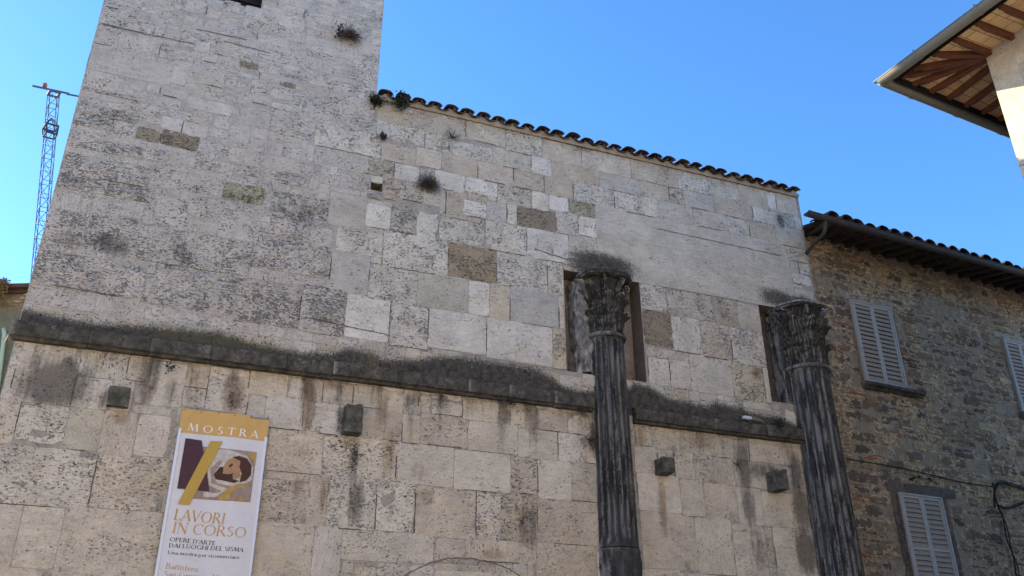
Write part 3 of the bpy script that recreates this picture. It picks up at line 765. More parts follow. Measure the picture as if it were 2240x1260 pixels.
# string course: two runs, each of separate stones
strm = darkstone('string_course_stone', lo=(.032, .030, .026), hi=(.092, .084, .066), worn=(.28, .26, .22), bias=-.016, vert=1)
def string_run(x0, x1, zb, joints, h_=.235, pr=.15):
    mb = MB(); xs = [x0]+joints+[x1]
    for a, b in zip(xs, xs[1:]):
        a += .004; b -= .004; n = max(2, int((b-a)/.06)); dz = rng.uniform(-.006, .006); dp = rng.uniform(-.008, .008); P_ = []
        prof = [(.02, zb-.055), (-.085, zb-.050), (-.10, zb-.012), (-pr-dp, zb), (-pr-dp, zb+h_-.02), (-pr-dp+.02, zb+h_), (.02, zb+h_+.035)]
        for i in range(n+1):
            x = lerp(a, b, i/n); row = []
            for kk, (y, z) in enumerate(prof):
                e = mn.noise(Vector((x*6, kk*3.1, zb)))*.011+mn.noise(Vector((x*22, kk*5.1, zb)))*.005
                row.append((x, y+e, z+dz+e*.9))
            P_.append(row)
        mb.grid(P_); o = len(mb.v)
        for r in (P_[0], P_[-1]): mb.add(r, [tuple(range(len(r)))])
    return mb.build('string_course', strm, church, smooth=False)
string_run(-2.42, 7.14, D['string'][1][1]+.0, [-1.35, -.48, .42, 1.6, 2.35, 3.45, 4.7, 5.47, 6.35])
string_run(7.98, 12.20, D['string'][2][1]+.01, [8.9, 9.7, 10.9], h_=.225)

# corbels left in the wall
corbm = darkstone('corbel_stone', lo=(.045, .045, .036), hi=(.125, .12, .095), worn=(.3, .3, .27), bias=-.03, vert=1)
for i, (x0, z1, x1, z0, dep) in enumerate(D['corb']):
    bm = bmesh.new(); mb = MB(); n = 7
    x0, x1 = min(x0, x1), max(x0, x1); z0, z1 = min(z0, z1), max(z0, z1)
    for fx in range(1):
        mb.box(x0, x1, -dep, .02, z0, z1)
    me = mb.mesh('corbel'); bm.from_mesh(me)
    bmesh.ops.subdivide_edges(bm, edges=bm.edges, cuts=7, use_grid_fill=True)
    for v in bm.verts:
        v.co += Vector([mn.noise(v.co*9+Vector((k_*7, i, 0)))*.012+mn.noise(v.co*30+Vector((k_*7, i, 0)))*.004 for k_ in range(3)])
        if v.co.z > z1-.05 and i in (1, 3): v.co.z -= .035*max(0, math.sin((v.co.x-x0)/(x1-x0)*math.pi*1.3+.4))
        if i == 1 and v.co.y < -dep+.03: v.co.z -= 0
    bmesh.ops.recalc_face_normals(bm, faces=bm.faces); bm.to_mesh(me); bm.free()
    o = link('corbel', me, corbm, church)
    if i == 1:
        o['label'] = 'tall weathered corbel, flat and nearly black'

# roof edge tiles
tilem = darkstone('clay_roof_tile', lo=(.022, .014, .012), hi=(.085, .048, .034), worn=(.17, .13, .10), bias=-.03, vert=1)
mortm = plain('bedding_mortar', (.28, .245, .195), var=.35, sc=9)
def pantiles(x0, x1, y0, z0, pitch, slope, length, rad, par, M=None, name='roof_tiles', thick=.022, rows=1, flat=.72):
    mb = MB(); n = round((x1-x0)/pitch)
    def tile(xc, y, z, r0, r1, up, L, roll):
        P_ = []; K = 9
        for (rr, th) in ((r0, 0), (r0, 1)): pass
        for i, yy in enumerate((0, L)):
            r = lerp(r0, r1, i)
            outer = []; inner = []
            for k_ in range(K+1):
                t = math.pi*(k_/K)+roll
                sg = 1 if up else -1
                outer.append((xc+math.cos(t)*r, y+yy, z+yy*slope+sg*math.sin(t)*r*flat))
                inner.append((xc+math.cos(t)*(r-thick), y+yy, z+yy*slope+sg*math.sin(t)*(r-thick)*flat))
            P_.append(outer+inner[::-1]+[outer[0]])
        mb.grid(P_); m = len(P_[0])-1
        for r in P_: mb.add(r[:-1], [(k_, k_+1, m-2-k_, m-1-k_) for k_ in range(K)])
    for i in range(n+1):
        xc = x0+i*pitch+rng.uniform(-.02, .02); dz = rng.uniform(-.012, .012); dy = rng.uniform(-.035, .02)
        for rw in range(rows):
            L = length
            tile(xc, y0+dy+rw*L*.8, z0+dz+.035+rw*(L*.8*slope+.0), rad*rng.uniform(.95, 1.05), rad*.8, True, L, rng.uniform(-.12, .12))
        if i < n: tile(xc+pitch/2, y0+rng.uniform(-.01, .05), z0+.045+rng.uniform(-.01, .01), rad*.92, rad*.8, False, length, rng.uniform(-.1, .1))
    me = mb.mesh(name)
    if M: me.transform(M)
    bm = bmesh.new(); bm.from_mesh(me); bmesh.ops.recalc_face_normals(bm, faces=bm.faces)
    for v in bm.verts: v.co.z += mn.noise(v.co*13)*.007
    bm.to_mesh(me); bm.free()
    return link(name, me, tilem, par)
pantiles(2.92, 12.72, -.15, ZT+.05, .335, .30, .62, .142, church, flat=.56, thick=.018)
mb = MB(); P_ = []
for i in range(400):
    x = lerp(2.76, 12.79, i/399); w_ = math.cos((x-2.92)/.335*2*math.pi)*.04+.015+mn.noise(Vector((x*9, 0, 0)))*.02
    P_.append([(x, -.035+mn.noise(Vector((x*7, 1, 0)))*.015, ZT-.03), (x, -.055, ZT+.03), (x, -.05, ZT+.06+w_), (x, .3, ZT+.1+w_)])
mb.grid(P_); mb.build('eaves_mortar', mortm, church)
mb = MB(); mb.box(2.8, 12.8, .42, .5, ZT, ZT+.15); 
mb.add([(2.76, .3, ZT+.08), (12.79, .3, ZT+.08), (12.79, 14, ZT+3.0), (2.76, 14, ZT+3.0), (2.76, .3, ZT-.02), (12.79, .3, ZT-.02), (12.79, 14, ZT-.02), (2.76, 14, ZT-.02)],
       [(0, 1, 2, 3), (4, 7, 6, 5), (0, 4, 5, 1), (1, 5, 6, 2), (2, 6, 7, 3), (3, 7, 4, 0)])
mb.build('roof', tilem, church)

# engaged columns with their capitals
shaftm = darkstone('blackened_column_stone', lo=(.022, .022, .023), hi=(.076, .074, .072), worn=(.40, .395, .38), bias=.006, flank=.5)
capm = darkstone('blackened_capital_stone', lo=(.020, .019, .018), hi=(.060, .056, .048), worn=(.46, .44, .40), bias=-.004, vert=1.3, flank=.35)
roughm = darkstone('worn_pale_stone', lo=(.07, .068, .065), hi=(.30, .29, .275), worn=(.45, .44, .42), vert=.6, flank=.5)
def leaf(mb, cx, cy, th, r0, z0, hgt, wid, lean, curl, dmg=0.0):
    er, et = Vector((math.cos(th), math.sin(th), 0)), Vector((-math.sin(th), math.cos(th), 0))
    nt_, ns = 15, 13; front = []; 
    for j in range(nt_):
        t = j/(nt_-1)
        if t > 1-dmg: t = 1-dmg+(t-1+dmg)*.2
        wv = wid*(.62+.55*math.sin(math.pi*min(1, t*1.02))**.8*(1 if t < .8 else 1-(t-.8)*2.6))
        wv *= .80+.24*abs(math.sin(t*math.pi*4.2+.5))
        c_ = max(0, (t-.72)/.28)
        rr = r0+lean*t**1.6+curl*math.sin(c_*math.pi*.55); zz = z0+hgt*(t if t < .8 else .8+.2*math.sin((t-.8)/.2*math.pi*.62)/1.0)
        if t > .93: zz -= (t-.93)*hgt*.9
        row = []
        for i in range(ns):
            s_ = i/(ns-1)*2-1
            rib = .030*(1-min(1, abs(s_)*5))+.017*math.cos(s_*math.pi*4.0+t*2.2)*(1-.4*abs(s_))
            e = mn.noise(Vector((cx+s_*3, th*5+t*6, z0)))*.009
            row.append(Vector((cx, cy, zz+e-.04*abs(s_)**2*t))+er*(rr+rib+e-.055*s_*s_)+et*(s_*wv))
        front.append(row)
    mb.grid(front)
    back = [[v-er*(.05-.03*j/nt_) for v in row] for j, row in enumerate(front)]
    mb.grid([r[::-1] for r in back])
    rim = [front[0], back[0]]; mb.grid(rim); mb.grid([front[-1], back[-1]])
    mb.grid([[r[0] for r in front], [r[0] for r in back]]); mb.grid([[r[-1] for r in front], [r[-1] for r in back]])
def volute(mb, c, er, upz, size, thick):
    et = Vector((-er.y, er.x, 0)); pts = []
    for i in range(26):
        a = i/25*2.6*math.pi; r = size*(1-i/25*.82)
        pts.append(Vector(c)+er*(math.cos(a+math.pi*.5)*r*-1)+Vector((0, 0, math.sin(a+math.pi*.5)*r)))
    mb.tube(pts, [thick*(1-.6*i/25) for i in range(26)], 7)
def column(cx, cy, rad, zlow, zneck, ztop, abr, seed, drum=None, start=0.0, tap=1.045):
    rg = random.Random(seed); NF = 20
    def fn(t, z, r):
        ph = ((t+start)/(2*math.pi)*NF) % 1.0
        fl = 0 if ph < .24 else math.sin(math.pi*(ph-.24)/.76)**.5
        fade = sstep(drum+.02, drum+.28, z) if drum else 1
        fade *= sstep(zneck-.02, zneck-.16, z)
        nn = mn.noise(Vector((math.cos(t)*3, math.sin(t)*3, z*1.2+seed)))*.010+mn.noise(Vector((math.cos(t)*14, math.sin(t)*14, z*7+seed)))*.0035
        chip = max(0, mn.noise(Vector((t*3.1+seed, z*1.3, 1)))-.36)*.08*(1 if ph < .2 else .2)
        return r-.06*fl*fade+nn-chip
    prof = [(rad*lerp(1+(tap-1)*1.9, 1, i/150), lerp(zlow, zneck, i/150)) for i in range(151)]
    mb = MB()
    if drum:
        prof = [(r, z) for r, z in prof if z > drum]
        d_ = [(rad*1.03, zlow), (rad*1.03, drum-.03), (rad*1.06, drum-.02), (rad*1.0, drum-.004)]
        dd_ = [(rad*(tap+.035)+.004*math.sin(i*1.7), lerp(zlow, drum-.02, i/40)) for i in range(41)]+[(rad*.98, drum)]
        mb.lathe(dd_, cx, cy, 64, lambda t, z, r: r+mn.noise(Vector((math.cos(t)*3, math.sin(t)*3, z*2)))*.03+mn.noise(Vector((math.cos(t)*9, math.sin(t)*9, z*7)))*.012)
    mb.lathe(prof, cx, cy, NF*10, fn)
    sh = mb.build('engaged_column', shaftm, church, smooth=False, weld=True)
    # astragal
    mb = MB(); ring = [(rad+.045*math.cos(a)+.012, zneck+.045*math.sin(a)+.01) for a in [i/10*math.pi*2 for i in range(11)]]
    mb.lathe(ring, cx, cy, 72, lambda t, z, r: r+mn.noise(Vector((math.cos(t)*5, math.sin(t)*5, seed)))*.022)
    a_ = mb.build('necking_ring', shaftm, None, smooth=True, weld=True); a_.parent = sh; 
    # bell and abacus
    mb = MB(); H_ = ztop-zneck
    bell = [(rad*.93, zneck), (rad*.88, zneck+H_*.3), (rad*.88, zneck+H_*.6), (rad*.95, zneck+H_*.8), (rad*1.15, zneck+H_*.92), (rad*1.2, zneck+H_*.93)]
    mb.lathe(bell, cx, cy, 48, lambda t, z, r: r+mn.noise(Vector((math.cos(t)*4, math.sin(t)*4, z*5)))*.03)
    for i in range(10):                                # lower tier, then upper tier, then stalks
        th = -math.pi/2+(i-5)*2*math.pi/10+.12
        leaf(mb, cx, cy, th, rad*.96, zneck+.04, H_*.40, rad*.34, .08, .15*rg.uniform(.6, 1.1), rg.choice((0, 0, .12, .2)))
    for i in range(10):
        th = -math.pi/2+(i-4.5)*2*math.pi/10+.12
        leaf(mb, cx, cy, th, rad*.93, zneck+.10, H_*.68, rad*.30, .10, .18*rg.uniform(.6, 1.1), rg.choice((0, 0, .1, .22)))
    for i in range(8):
        th = -math.pi/2+(i-3.5)*math.pi/4+.05; er = Vector((math.cos(th), math.sin(th), 0)); rr = rad*1.02
        leaf(mb, cx, cy, th, rad*.98, zneck+H_*.45, H_*.44, rad*.16, .16, .10, rg.choice((0, .15, .25)))
        if rg.random() < .75: volute(mb, Vector((cx, cy, zneck+H_*.84))+er*(rad*1.28), er, 1, .085, .026)
    abh = .10
    ab = [(abr*.80, ztop-abh*1.3), (abr*.94, ztop-abh), (abr*.97, ztop-abh*.6), (abr, ztop-abh*.45), (abr*.98, ztop), (abr*.6, ztop+.06), (.01, ztop+.08)]
    mb.lathe(ab, cx, cy, 64, lambda t, z, r: r*(1+.05*math.cos(4*(t+math.pi/4)))+mn.noise(Vector((math.cos(t)*3.5+seed, math.sin(t)*3.5, z*4)))*.05+mn.noise(Vector((math.cos(t)*11+seed, math.sin(t)*11, z*14)))*.02)
    cp = mb.build('capital', capm, None, smooth=False); cp.parent = sh
    return sh
c1 = column(7.545, .10, .365, 0.0, 8.30, 9.62, .585, 3, tap=1.10, drum=4.37, start=.10)
c2 = column(12.19, .0, .455, 0.0, 8.24, 9.66, .61, 11, start=.25)
# rough lump of stone left standing in the niche beside the shaft
def lump(name, x0, x1, y0, y1, z0, z1, mat, par, amp=.05, seed=0):
    mb = MB(); mb.box(x0, x1, y0, y1, z0, z1); me = mb.mesh(name); bm = bmesh.new(); bm.from_mesh(me)
    bmesh.ops.subdivide_edges(bm, edges=bm.edges, cuts=14, use_grid_fill=True)
    for v in bm.verts:
        for k_ in range(3): v.co[k_] += mn.noise(v.co*4+Vector((seed, k_*9, 0)))*amp+mn.noise(v.co*13+Vector((seed, k_*9, 0)))*amp*.45
    bmesh.ops.recalc_face_normals(bm, faces=bm.faces); bm.to_mesh(me); bm.free(); return link(name, me, mat, par)
lump('rough_backing_stone', 6.93, 7.36, .0, .4, 7.56, 9.5, roughm, church, .07, 2)
lump('rough_backing_stone', 11.62, 11.95, .02, .34, 7.5, 9.55, shaftm, church, .07, 5)

# ---------------------------------------------------------------- the rubble-built house on the right
HA = .0633; HM = Matrix.Translation((12.8, .15, 0))@Matrix.Rotation(HA, 4, 'Z')     # local x along its wall, z up, -y towards us
def H(s_, z, off=0.0): return HM@Vector((s_, -off, z))
house = thing('stone_house', 'brown rubble stone house with pale blue louvred shutters beside the church', 'house', (17, .4, 0))
HL, HZ = 11.0, 11.98
rub = rubble('rubble_masonry', (.54, .44, .30))
Mh = Masonry(None, .075)
def shx(k_): return [tuple(v) for v in D[k_]]
s1 = shx('sh1'); s2 = shx('sh2'); s3 = shx('sh3')
sw1 = (s1[0][0], s1[2][1], s1[1][0], s1[0][1]); wid = sw1[2]-sw1[0]
sw1 = (sw1[0], (s1[2][1]+s1[3][1])/2, sw1[2], (s1[0][1]+s1[1][1])/2)
sw3 = (s3[0][0], s3[1][1], s3[0][0]+1.1, s3[0][1]); hgt1 = sw1[3]-sw1[1]
sw2 = (s2[0][0], (s2[0][1]+s2[1][1])/2-2.35, s2[1][0], (s2[0][1]+s2[1][1])/2)
WINS = [sw1, sw2, sw3]
lin = D['lint']
LINT = (lin[0][0], sw2[3], lin[1][0], sw2[3]+.26)
def hfree(u, z):
    for a, b, c, d in WINS:
        if a < u < c and b < z < d: return False
    a, b, c, d = LINT
    if a < u < c and b < z < d: return False
    a, b, c, d = sw2
    if (a-.2 < u < a or c < u < c+.2) and z < d: return False
    return True
hc = [(.168, .122, .078), (.198, .145, .090), (.118, .088, .061), (.235, .172, .102), (.145, .109, .074), (.29, .215, .13), (.20, .132, .080), (.098, .075, .054)]
def fill_rubble(z0, z1, u0, u1):
    z = z0
    while z < z1:
        ch = rng.choice((.08, .14, .2, .24, .28)); u = u0-rng.uniform(0, .2)
        while u < u1:
            w_ = rng.uniform(.16, .5)*(1.2 if ch > .18 else .8)
            if rng.random() < .10: u += rng.uniform(.03, .10)
            hh = ch*rng.uniform(.75, 1.0); cu, cz = u+w_/2, z+ch/2
            if hfree(cu, cz) and hfree(u+.03, cz) and hfree(u+w_-.03, cz) and rng.random() < .93:
                parts_ = [(u, z, u+w_, z+hh)]
                if ch > .18 and rng.random() < .3: m_ = z+hh*rng.uniform(.35, .65); parts_ = [(u, z, u+w_, m_), (u, m_, u+w_, z+hh)]
                for q_ in parts_:
                    c = rng.choice(hc)
                    small = (q_[3]-q_[1]) < .11
                    if small and rng.random() < (.22 if u < 1.6 else .08): c = (.26, .105, .06)
                    t = rng.uniform(.8, 1.25)
                    Mh.block(*q_, tuple(x*t for x in c), proud=rng.uniform(.0, .03), jit=.024, rnd=.018, gap=.010, rough=.015, depth=.05)
            u += w_
        z += ch
fill_rubble(3.2, HZ, 0, HL)
Mh.sheet([0, HL]+[w[i] for w in WINS for i in (0, 2)], [0, HZ]+[w[i] for w in WINS for i in (1, 3)], 0, (.26, .21, .15), lambda u, z: any(a < u < c and b < z < d for a, b, c, d in WINS))
# dressed stone jambs and lintel of the lower window, plaster lintel of the upper ones
dk = (.125, .098, .074)
Mh.block(LINT[0], LINT[1], LINT[0]+.5, LINT[3]-.03, dk, proud=.03, jit=.01, rough=.006, depth=.04, clean=1.0); Mh.block(LINT[0]+.5, LINT[1], LINT[2], LINT[3]-.03, (.10, .088, .07), proud=.034, jit=.01, rough=.006, depth=.04, clean=1.0)
for sx_ in (sw2[0]-.2, sw2[2]):
    z = sw2[3]
    while z > sw2[1]:
        h_ = rng.uniform(.45, .8); Mh.block(sx_, z-h_, sx_+.2, z, rng.choice([dk, (.15, .095, .068), (.10, .08, .065)]), proud=.028, jit=.012, rough=.006, depth=.04, clean=1.0); z -= h_
Mh.ribbon([(sw2[2]-.85+i*.07, LINT[3]+.03+.11*math.sin(math.pi*i/12)) for i in range(13)], .022, (.012, .01, .009), -.045)
for a, b, c, d in (sw1, sw3):
    Mh.block(a-.28, d+.02, c+.16, d+.2, (.30, .265, .21), proud=.02, jit=.02, rough=.008, depth=.04, clean=1.0)
    Mh.block(a-.1, b, a, d-.1, (.20, .165, .125), proud=.012, jit=.02, rough=.01, depth=.04, clean=1.0); Mh.block(c, b+.1, c+.12, d-.1, (.17, .13, .10), proud=.012, jit=.02, rough=.01, depth=.04, clean=1.0)
for w_ in WINS:
    a, b, c, d = w_
    for qd in ([(a, 0, b), (a, .25, b), (a, .25, d), (a, 0, d)], [(c, .25, b), (c, 0, b), (c, 0, d), (c, .25, d)], [(a, 0, d), (a, .25, d), (c, .25, d), (c, 0, d)], [(a, .25, b), (a, 0, b), (c, 0, b), (c, .25, b)]):
        Mh.quad(qd, (.16, .14, .11))
fh = (.2, .17, .13)
for qd in ([(0, 9, 0), (0, 0, 0), (0, 0, HZ), (0, 9, HZ)], [(HL, 0, 0), (HL, 9, 0), (HL, 9, HZ), (HL, 0, HZ)], [(HL, 9, 0), (0, 9, 0), (0, 9, HZ), (HL, 9, HZ)]): Mh.quad(qd, fh)
Mh.build('wall', rub, house, HM)
# eaves: rafters, boards, gutter, tiles
EA = 1.02; zg = D['gut'][0][1]; sl = .17
woodm = plain('old_rafter_wood', (.035, .024, .018), var=.3); boardm = plain('eaves_boards', (.030, .020, .015), var=.3)
mb = MB(); r_ = lambda y: zg+.14+(y+EA)*sl
mb.add([H(-.05, r_(-EA), EA), H(HL, r_(-EA), EA), H(HL, r_(0), 0), H(-.05, r_(0), 0), H(-.05, r_(-EA)+.04, EA), H(HL, r_(-EA)+.04, EA), H(HL, r_(0)+.04, 0), H(-.05, r_(0)+.04, 0)],
       [(0, 1, 2, 3), (4, 7, 6, 5), (0, 4, 5, 1), (1, 5, 6, 2), (2, 6, 7, 3), (3, 7, 4, 0)]); mb.build('eaves_soffit', boardm, house)
s_ = .12
raf0 = None
while s_ < HL:
    if raf0 is None:
        mb = MB(); mb.beam(H(s_, r_(-EA+.1)-.055, EA-.1), H(s_, r_(.1)-.055, -.1), .09, .11)
        raf0 = mb.build('rafter', woodm, house); x0_ = s_
    else:
        r2_ = raf0.copy(); COL.objects.link(r2_); r2_.location = Vector(raf0.location)+(H(s_, 0)-H(x0_, 0))
    s_ += .42
mb = MB(); mb.add([H(-.02, r_(-EA)+.05, EA), H(HL, r_(-EA)+.05, EA), H(HL, r_(-EA)+2.3, -9), H(-.02, r_(-EA)+2.3, -9), H(-.02, HZ, -.05), H(HL, HZ, -.05), H(HL, HZ, -9), H(-.02, HZ, -9)],
                  [(0, 1, 2, 3), (1, 5, 6, 2), (2, 6, 7, 3), (3, 7, 4, 0)]); mb.build('roof', tilem, house)
pantiles(-.02, HL, -EA-.06, zg+.105, .37, sl, .6, .165, house, HM)
gutm = plain('oxidised_gutter_metal', (.050, .042, .037), rough=.6, spec=.3, var=.3)
def halfpipe(mb, a, b, r, n=12, th=.006, upv=Vector((0, 0, 1))):
    a = Vector(a); b = Vector(b); d = (b-a).normalized(); sd_ = d.cross(upv).normalized()
    for rr in (r, r-th):
        mb.grid([[p_+sd_*math.cos(math.pi*k_/n)*rr-upv*math.sin(math.pi*k_/n)*rr for k_ in range(n+1)] for p_ in [a.lerp(b, i/30) for i in range(31)]])
    for p_ in (a, b): mb.add([p_+sd_*math.cos(math.pi*k_/n)*r-upv*math.sin(math.pi*k_/n)*r for k_ in range(n+1)], [tuple(range(n+1))])
mb = MB(); ga, gb = H(D['gut'][0][0]-.02, zg+.05, EA+.04), H(HL, zg+.05, EA+.04); halfpipe(mb, ga, gb, .088)
mb.tube([ga+Vector((0, -.088, 0)), gb+Vector((0, -.088, 0))], .014, 6)
gt = mb.build('gutter', gutm, house, smooth=True)
dp = D['dp']; mb = MB()
da, db = D['dp'][0], D['dp'][3]
q0 = [H(da[0], zg-.03, EA+.02), H(da[0], zg-.16, EA), H(lerp(da[0], db[0], .15), zg-.27, EA-.12), H(lerp(da[0], db[0], .5), lerp(zg-.2, db[1], .5), .55), H(lerp(da[0], db[0], .85), lerp(zg-.2, db[1], .86), .18), H(db[0], db[1]-.1, .08), H(db[0], db[1]-1.2, .07)]
pts = []
for i in range(len(q0)-1):
    for k_ in range(5):
        t = k_/5; p0_, p1_, p2_, p3_ = q0[max(0, i-1)], q0[i], q0[i+1], q0[min(len(q0)-1, i+2)]
        pts.append(.5*((2*p1_)+(-p0_+p2_)*t+(2*p0_-5*p1_+4*p2_-p3_)*t*t+(-p0_+3*p1_-3*p2_+p3_)*t**3))
pts.append(q0[-1]); mb.tube(pts, .042, 10)
mb.build('downpipe', gutm, house, smooth=True)
# shutters
bluem = plain('pale_blue_grey_paint', (.33, .327, .305), rough=.6, var=.12, sc=10); slatm = plain('weathered_grey_slats', (.29, .25, .205), rough=.7, var=.2, sc=14)
darkm = plain('dark_interior', (.012, .012, .013), var=.1)
sillm = darkstone('window_sill_stone', lo=(.03, .027, .024), hi=(.11, .10, .085), worn=(.2, .18, .15), bias=-.03, vert=1)
def shutters(w_, split, label):
    a, b, c, d = w_; fr = .055
    mb = MB(); T_ = lambda x0, x1, y0, y1, z0, z1: mb.box(x0, x1, y0, y1, z0, z1, HM)
    T_(a-.01, a+.035, -.07, .03, b, d); T_(c-.035, c+.01, -.07, .03, b, d); T_(a+.035, c-.035, -.07, .03, d-.035, d)
    win = mb.build('shuttered_window', bluem, house); win['label'] = label
    mb = MB(); mb.box(a, c, .2, .22, b, d, HM); o = mb.build('dark_pane', darkm, None); o.parent = win
    mid = (a+c)/2
    for (x0, x1) in ((a+.04, mid-.004), (mid+.004, c-.04)):
        mb = MB(); z0, z1 = b+.01, d-.04
        mb.box(x0, x0+fr, -.055, -.015, z0, z1, HM); mb.box(x1-fr, x1, -.055, -.015, z0, z1, HM)
        rails = [z0, z1-.05]
        if split: rails.insert(1, lerp(z0, z1, split))
        for rz in rails: mb.box(x0+fr, x1-fr, -.052, -.018, rz, rz+.055, HM)
        lf = mb.build('shutter_leaf', bluem, None); lf.parent = win
        mb = MB()
        for r0_, r1_ in zip(rails, rails[1:]):
            n = round((r1_-r0_-.055)/.105); st_ = (r1_-r0_-.055)/n
            for i in range(n):
                zc = r0_+.055+(i+.5)*st_
                M_ = HM@Matrix.Translation((0, -.034, zc))@Matrix.Rotation(R(-20), 4, 'X')@Matrix.Translation((0, 0, 0))
                mb.box(x0+fr-.004, x1-fr+.004, -.006, .006, -.052, .052, M_)
        sl_ = mb.build('shutter_slats', slatm, None); sl_.parent = lf
    return win
shutters(sw1, None, 'upper louvred window next to the church, over a dark stone sill')
shutters(sw2, .52, 'lower louvred window under the dark stone lintel')
shutters(sw3, None, 'upper louvred window at the right edge')
def sill(x0, x1, z, par=house):
    mb = MB(); P_ = []
    for i in range(21):
        x = lerp(x0, x1, i/20); e = mn.noise(Vector((x*5, z, 0)))*.01
        P_.append([HM@Vector((x, y, zz+e)) for y, zz in ((.05, z-.12), (-.06, z-.12), (-.10, z-.08), (-.17, z-.05), (-.18, z+.01), (.05, z+.04))])
    mb.grid(P_); mb.add(P_[0], [tuple(range(6))]); mb.add(P_[-1], [tuple(range(6))]); return mb.build('window_sill', sillm, house)
sill(sw1[0]-.12, sw1[2]+.42, sw1[1]-.05); sill(sw3[0]+.02-.1, sw3[2]+.15, sw3[1]-.05)

# ---------------------------------------------------------------- cables on the house wall
cabm = plain('black_cable_sheath', (.012, .012, .012), rough=.8, var=.1)
def smooth_pts(pl, off, wob=.0):
    q = [Vector((s__, -off, z)) for s__, z in pl]; o = []
    for i in range(len(q)-1):
        for k_ in range(6):
            t = k_/6; a, b, c, d = q[max(0, i-1)], q[i], q[i+1], q[min(len(q)-1, i+2)]
            v = .5*((2*b)+(-a+c)*t+(2*a-5*b+4*c-d)*t*t+(-a+3*b-3*c+d)*t**3); v.z += rng.uniform(-wob, wob); o.append(HM@v)
    o.append(HM@q[-1]); return o
mb = MB(); mb.tube(smooth_pts(D['cab'], .055, .006), .011, 6)
props(mb.build('cable', cabm), 'thin black cable strung along the rubble wall above the lower shutters', 'cable')
mb = MB(); mb.tube(smooth_pts(D['cabB'], .06, .01), .016, 7); mb.tube(smooth_pts([(a+.06, b-.2) for a, b in D['cabB'][1:]], .06, .01), .012, 6)
props(mb.build('cable', cabm), 'black cable pair dropping down the rubble wall at right', 'cable')
mb = MB(); mb.tube(smooth_pts(D['cabA'], .09, .004), .021, 7); mb.tube(smooth_pts([(a, b+.05) for a, b in D['cabA'][2:]], .08, .006), .014, 6)
props(mb.build('cable', cabm), 'thick looped black cable bundle arching over the drop cable', 'cable')
mb = MB(); mb.tube(smooth_pts(D['cabC'], .12, .004), .019, 7); mb.tube(smooth_pts([(a, b+.04) for a, b in D['cabC']], .10, .006), .012, 6)
props(mb.build('cable', cabm), 'sagging black cable swag hanging below the looped bundle', 'cable')

# ---------------------------------------------------------------- the near building with the deep wooden eaves (top right)
e_ = .0967; d2 = Vector((math.cos(e_), math.sin(e_), 0)); d1 = Vector((-math.sin(e_), math.cos(e_), 0))
EC = Vector((11.0, -4.4, 12.13))+(d2-d1)*.10; OV = 1.23
near = thing('eaves_building', 'sunlit pale stone building corner under deep wooden eaves with grey gutter', 'building', (EC+d2*3-d1*4)-Vector((0, 0, EC.z)))
NM = Matrix((d2, d1, Vector((0, 0, 1)))).transposed().to_4x4(); NM.translation = Vector((EC.x, EC.y, 0))   # local: x into the building, y towards the church, origin under the eave corner
zs_ = EC.z+.13; WX0, WY1 = OV, -OV; LX, LY = 9.0, 9.5
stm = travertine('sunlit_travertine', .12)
Mn = Masonry(lambda u, z: (0, 0, 0, 0), .12)
cn = [(.52, .46, .37), (.54, .48, .39), (.50, .445, .36), (.55, .50, .41)]
# west wall: built in x-z then turned
fill(Mn, [], (0, 7.6, LY-1.4, zs_-.0), lambda u, z: True, cn, (.5, 1.2), (.35, .55), gap=.002, rough=.0006, jit=.002, rnd=.004)
fill(Mn, [], (0, 0, LY-1.4, 7.6), lambda u, z: True, cn, (1.0, 2.0), (.6, .9), gap=.003)
Mn.sheet([0, LY-1.4], [0, zs_+.3], 0, (.46, .41, .33))
WMt = NM@Matrix.Translation((WX0, WY1, 0))@Matrix.Rotation(R(-90), 4, 'Z')
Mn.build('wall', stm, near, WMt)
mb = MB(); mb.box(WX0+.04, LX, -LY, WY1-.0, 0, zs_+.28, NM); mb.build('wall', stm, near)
mb = MB(); mb.box(WX0-.055, WX0+.02, -LY, WY1+.05, 9.05, 9.22, NM); mb.box(WX0-.03, WX0+.02, -LY, WY1+.03, 8.95, 9.05, NM); mb.build('ledge', stm, near)
SL2 = .25
soffz = lambda d__: zs_+d__*SL2*.35
# soffit of flat terracotta tiles laid between the rafters
k = NT('terracotta_soffit_tiles'); p = k.pos()
bt = k.n('TexBrick'); rt_ = k.n('VectorRotate', rotation_type='Z_AXIS'); k.set(rt_.inputs['Vector'], p); rt_.inputs['Angle'].default_value = -e_; k.set(bt.inputs['Vector'], rt_.outputs[0])
bt.inputs['Color1'].default_value = (.76, .53, .27, 1); bt.inputs['Color2'].default_value = (.64, .32, .16, 1); bt.inputs['Mortar'].default_value = (.10, .065, .04, 1)
bt.inputs['Scale'].default_value = 1; bt.inputs['Brick Width'].default_value = .42; bt.inputs['Row Height'].default_value = .21; bt.inputs['Mortar Size'].default_value = .006; bt.inputs['Bias'].default_value = -.45
nn = k.noise(p, 5, 5, .6); mx = k.n('VectorMath', operation='SCALE'); k.set(mx.inputs[0], bt.outputs[0]); k.set(mx.inputs['Scale'], k.math('ADD', .65, k.math('MULTIPLY', nn, .7))); k.base(mx.outputs[0])
soffm = k.m
mb = MB(); nl = lambda x, y, z: NM@Vector((x, y, z))
ex, ey = .26, -.14
A0, A1, A2, A3 = nl(ex, ey, soffz(0)), nl(ex, -LY, soffz(0)), nl(WX0+.3, -LY, soffz(OV)), nl(WX0+.3, WY1-.3, soffz(OV))
B1, B2 = nl(LX, ey, soffz(0)), nl(LX, WY1-.3, soffz(OV))
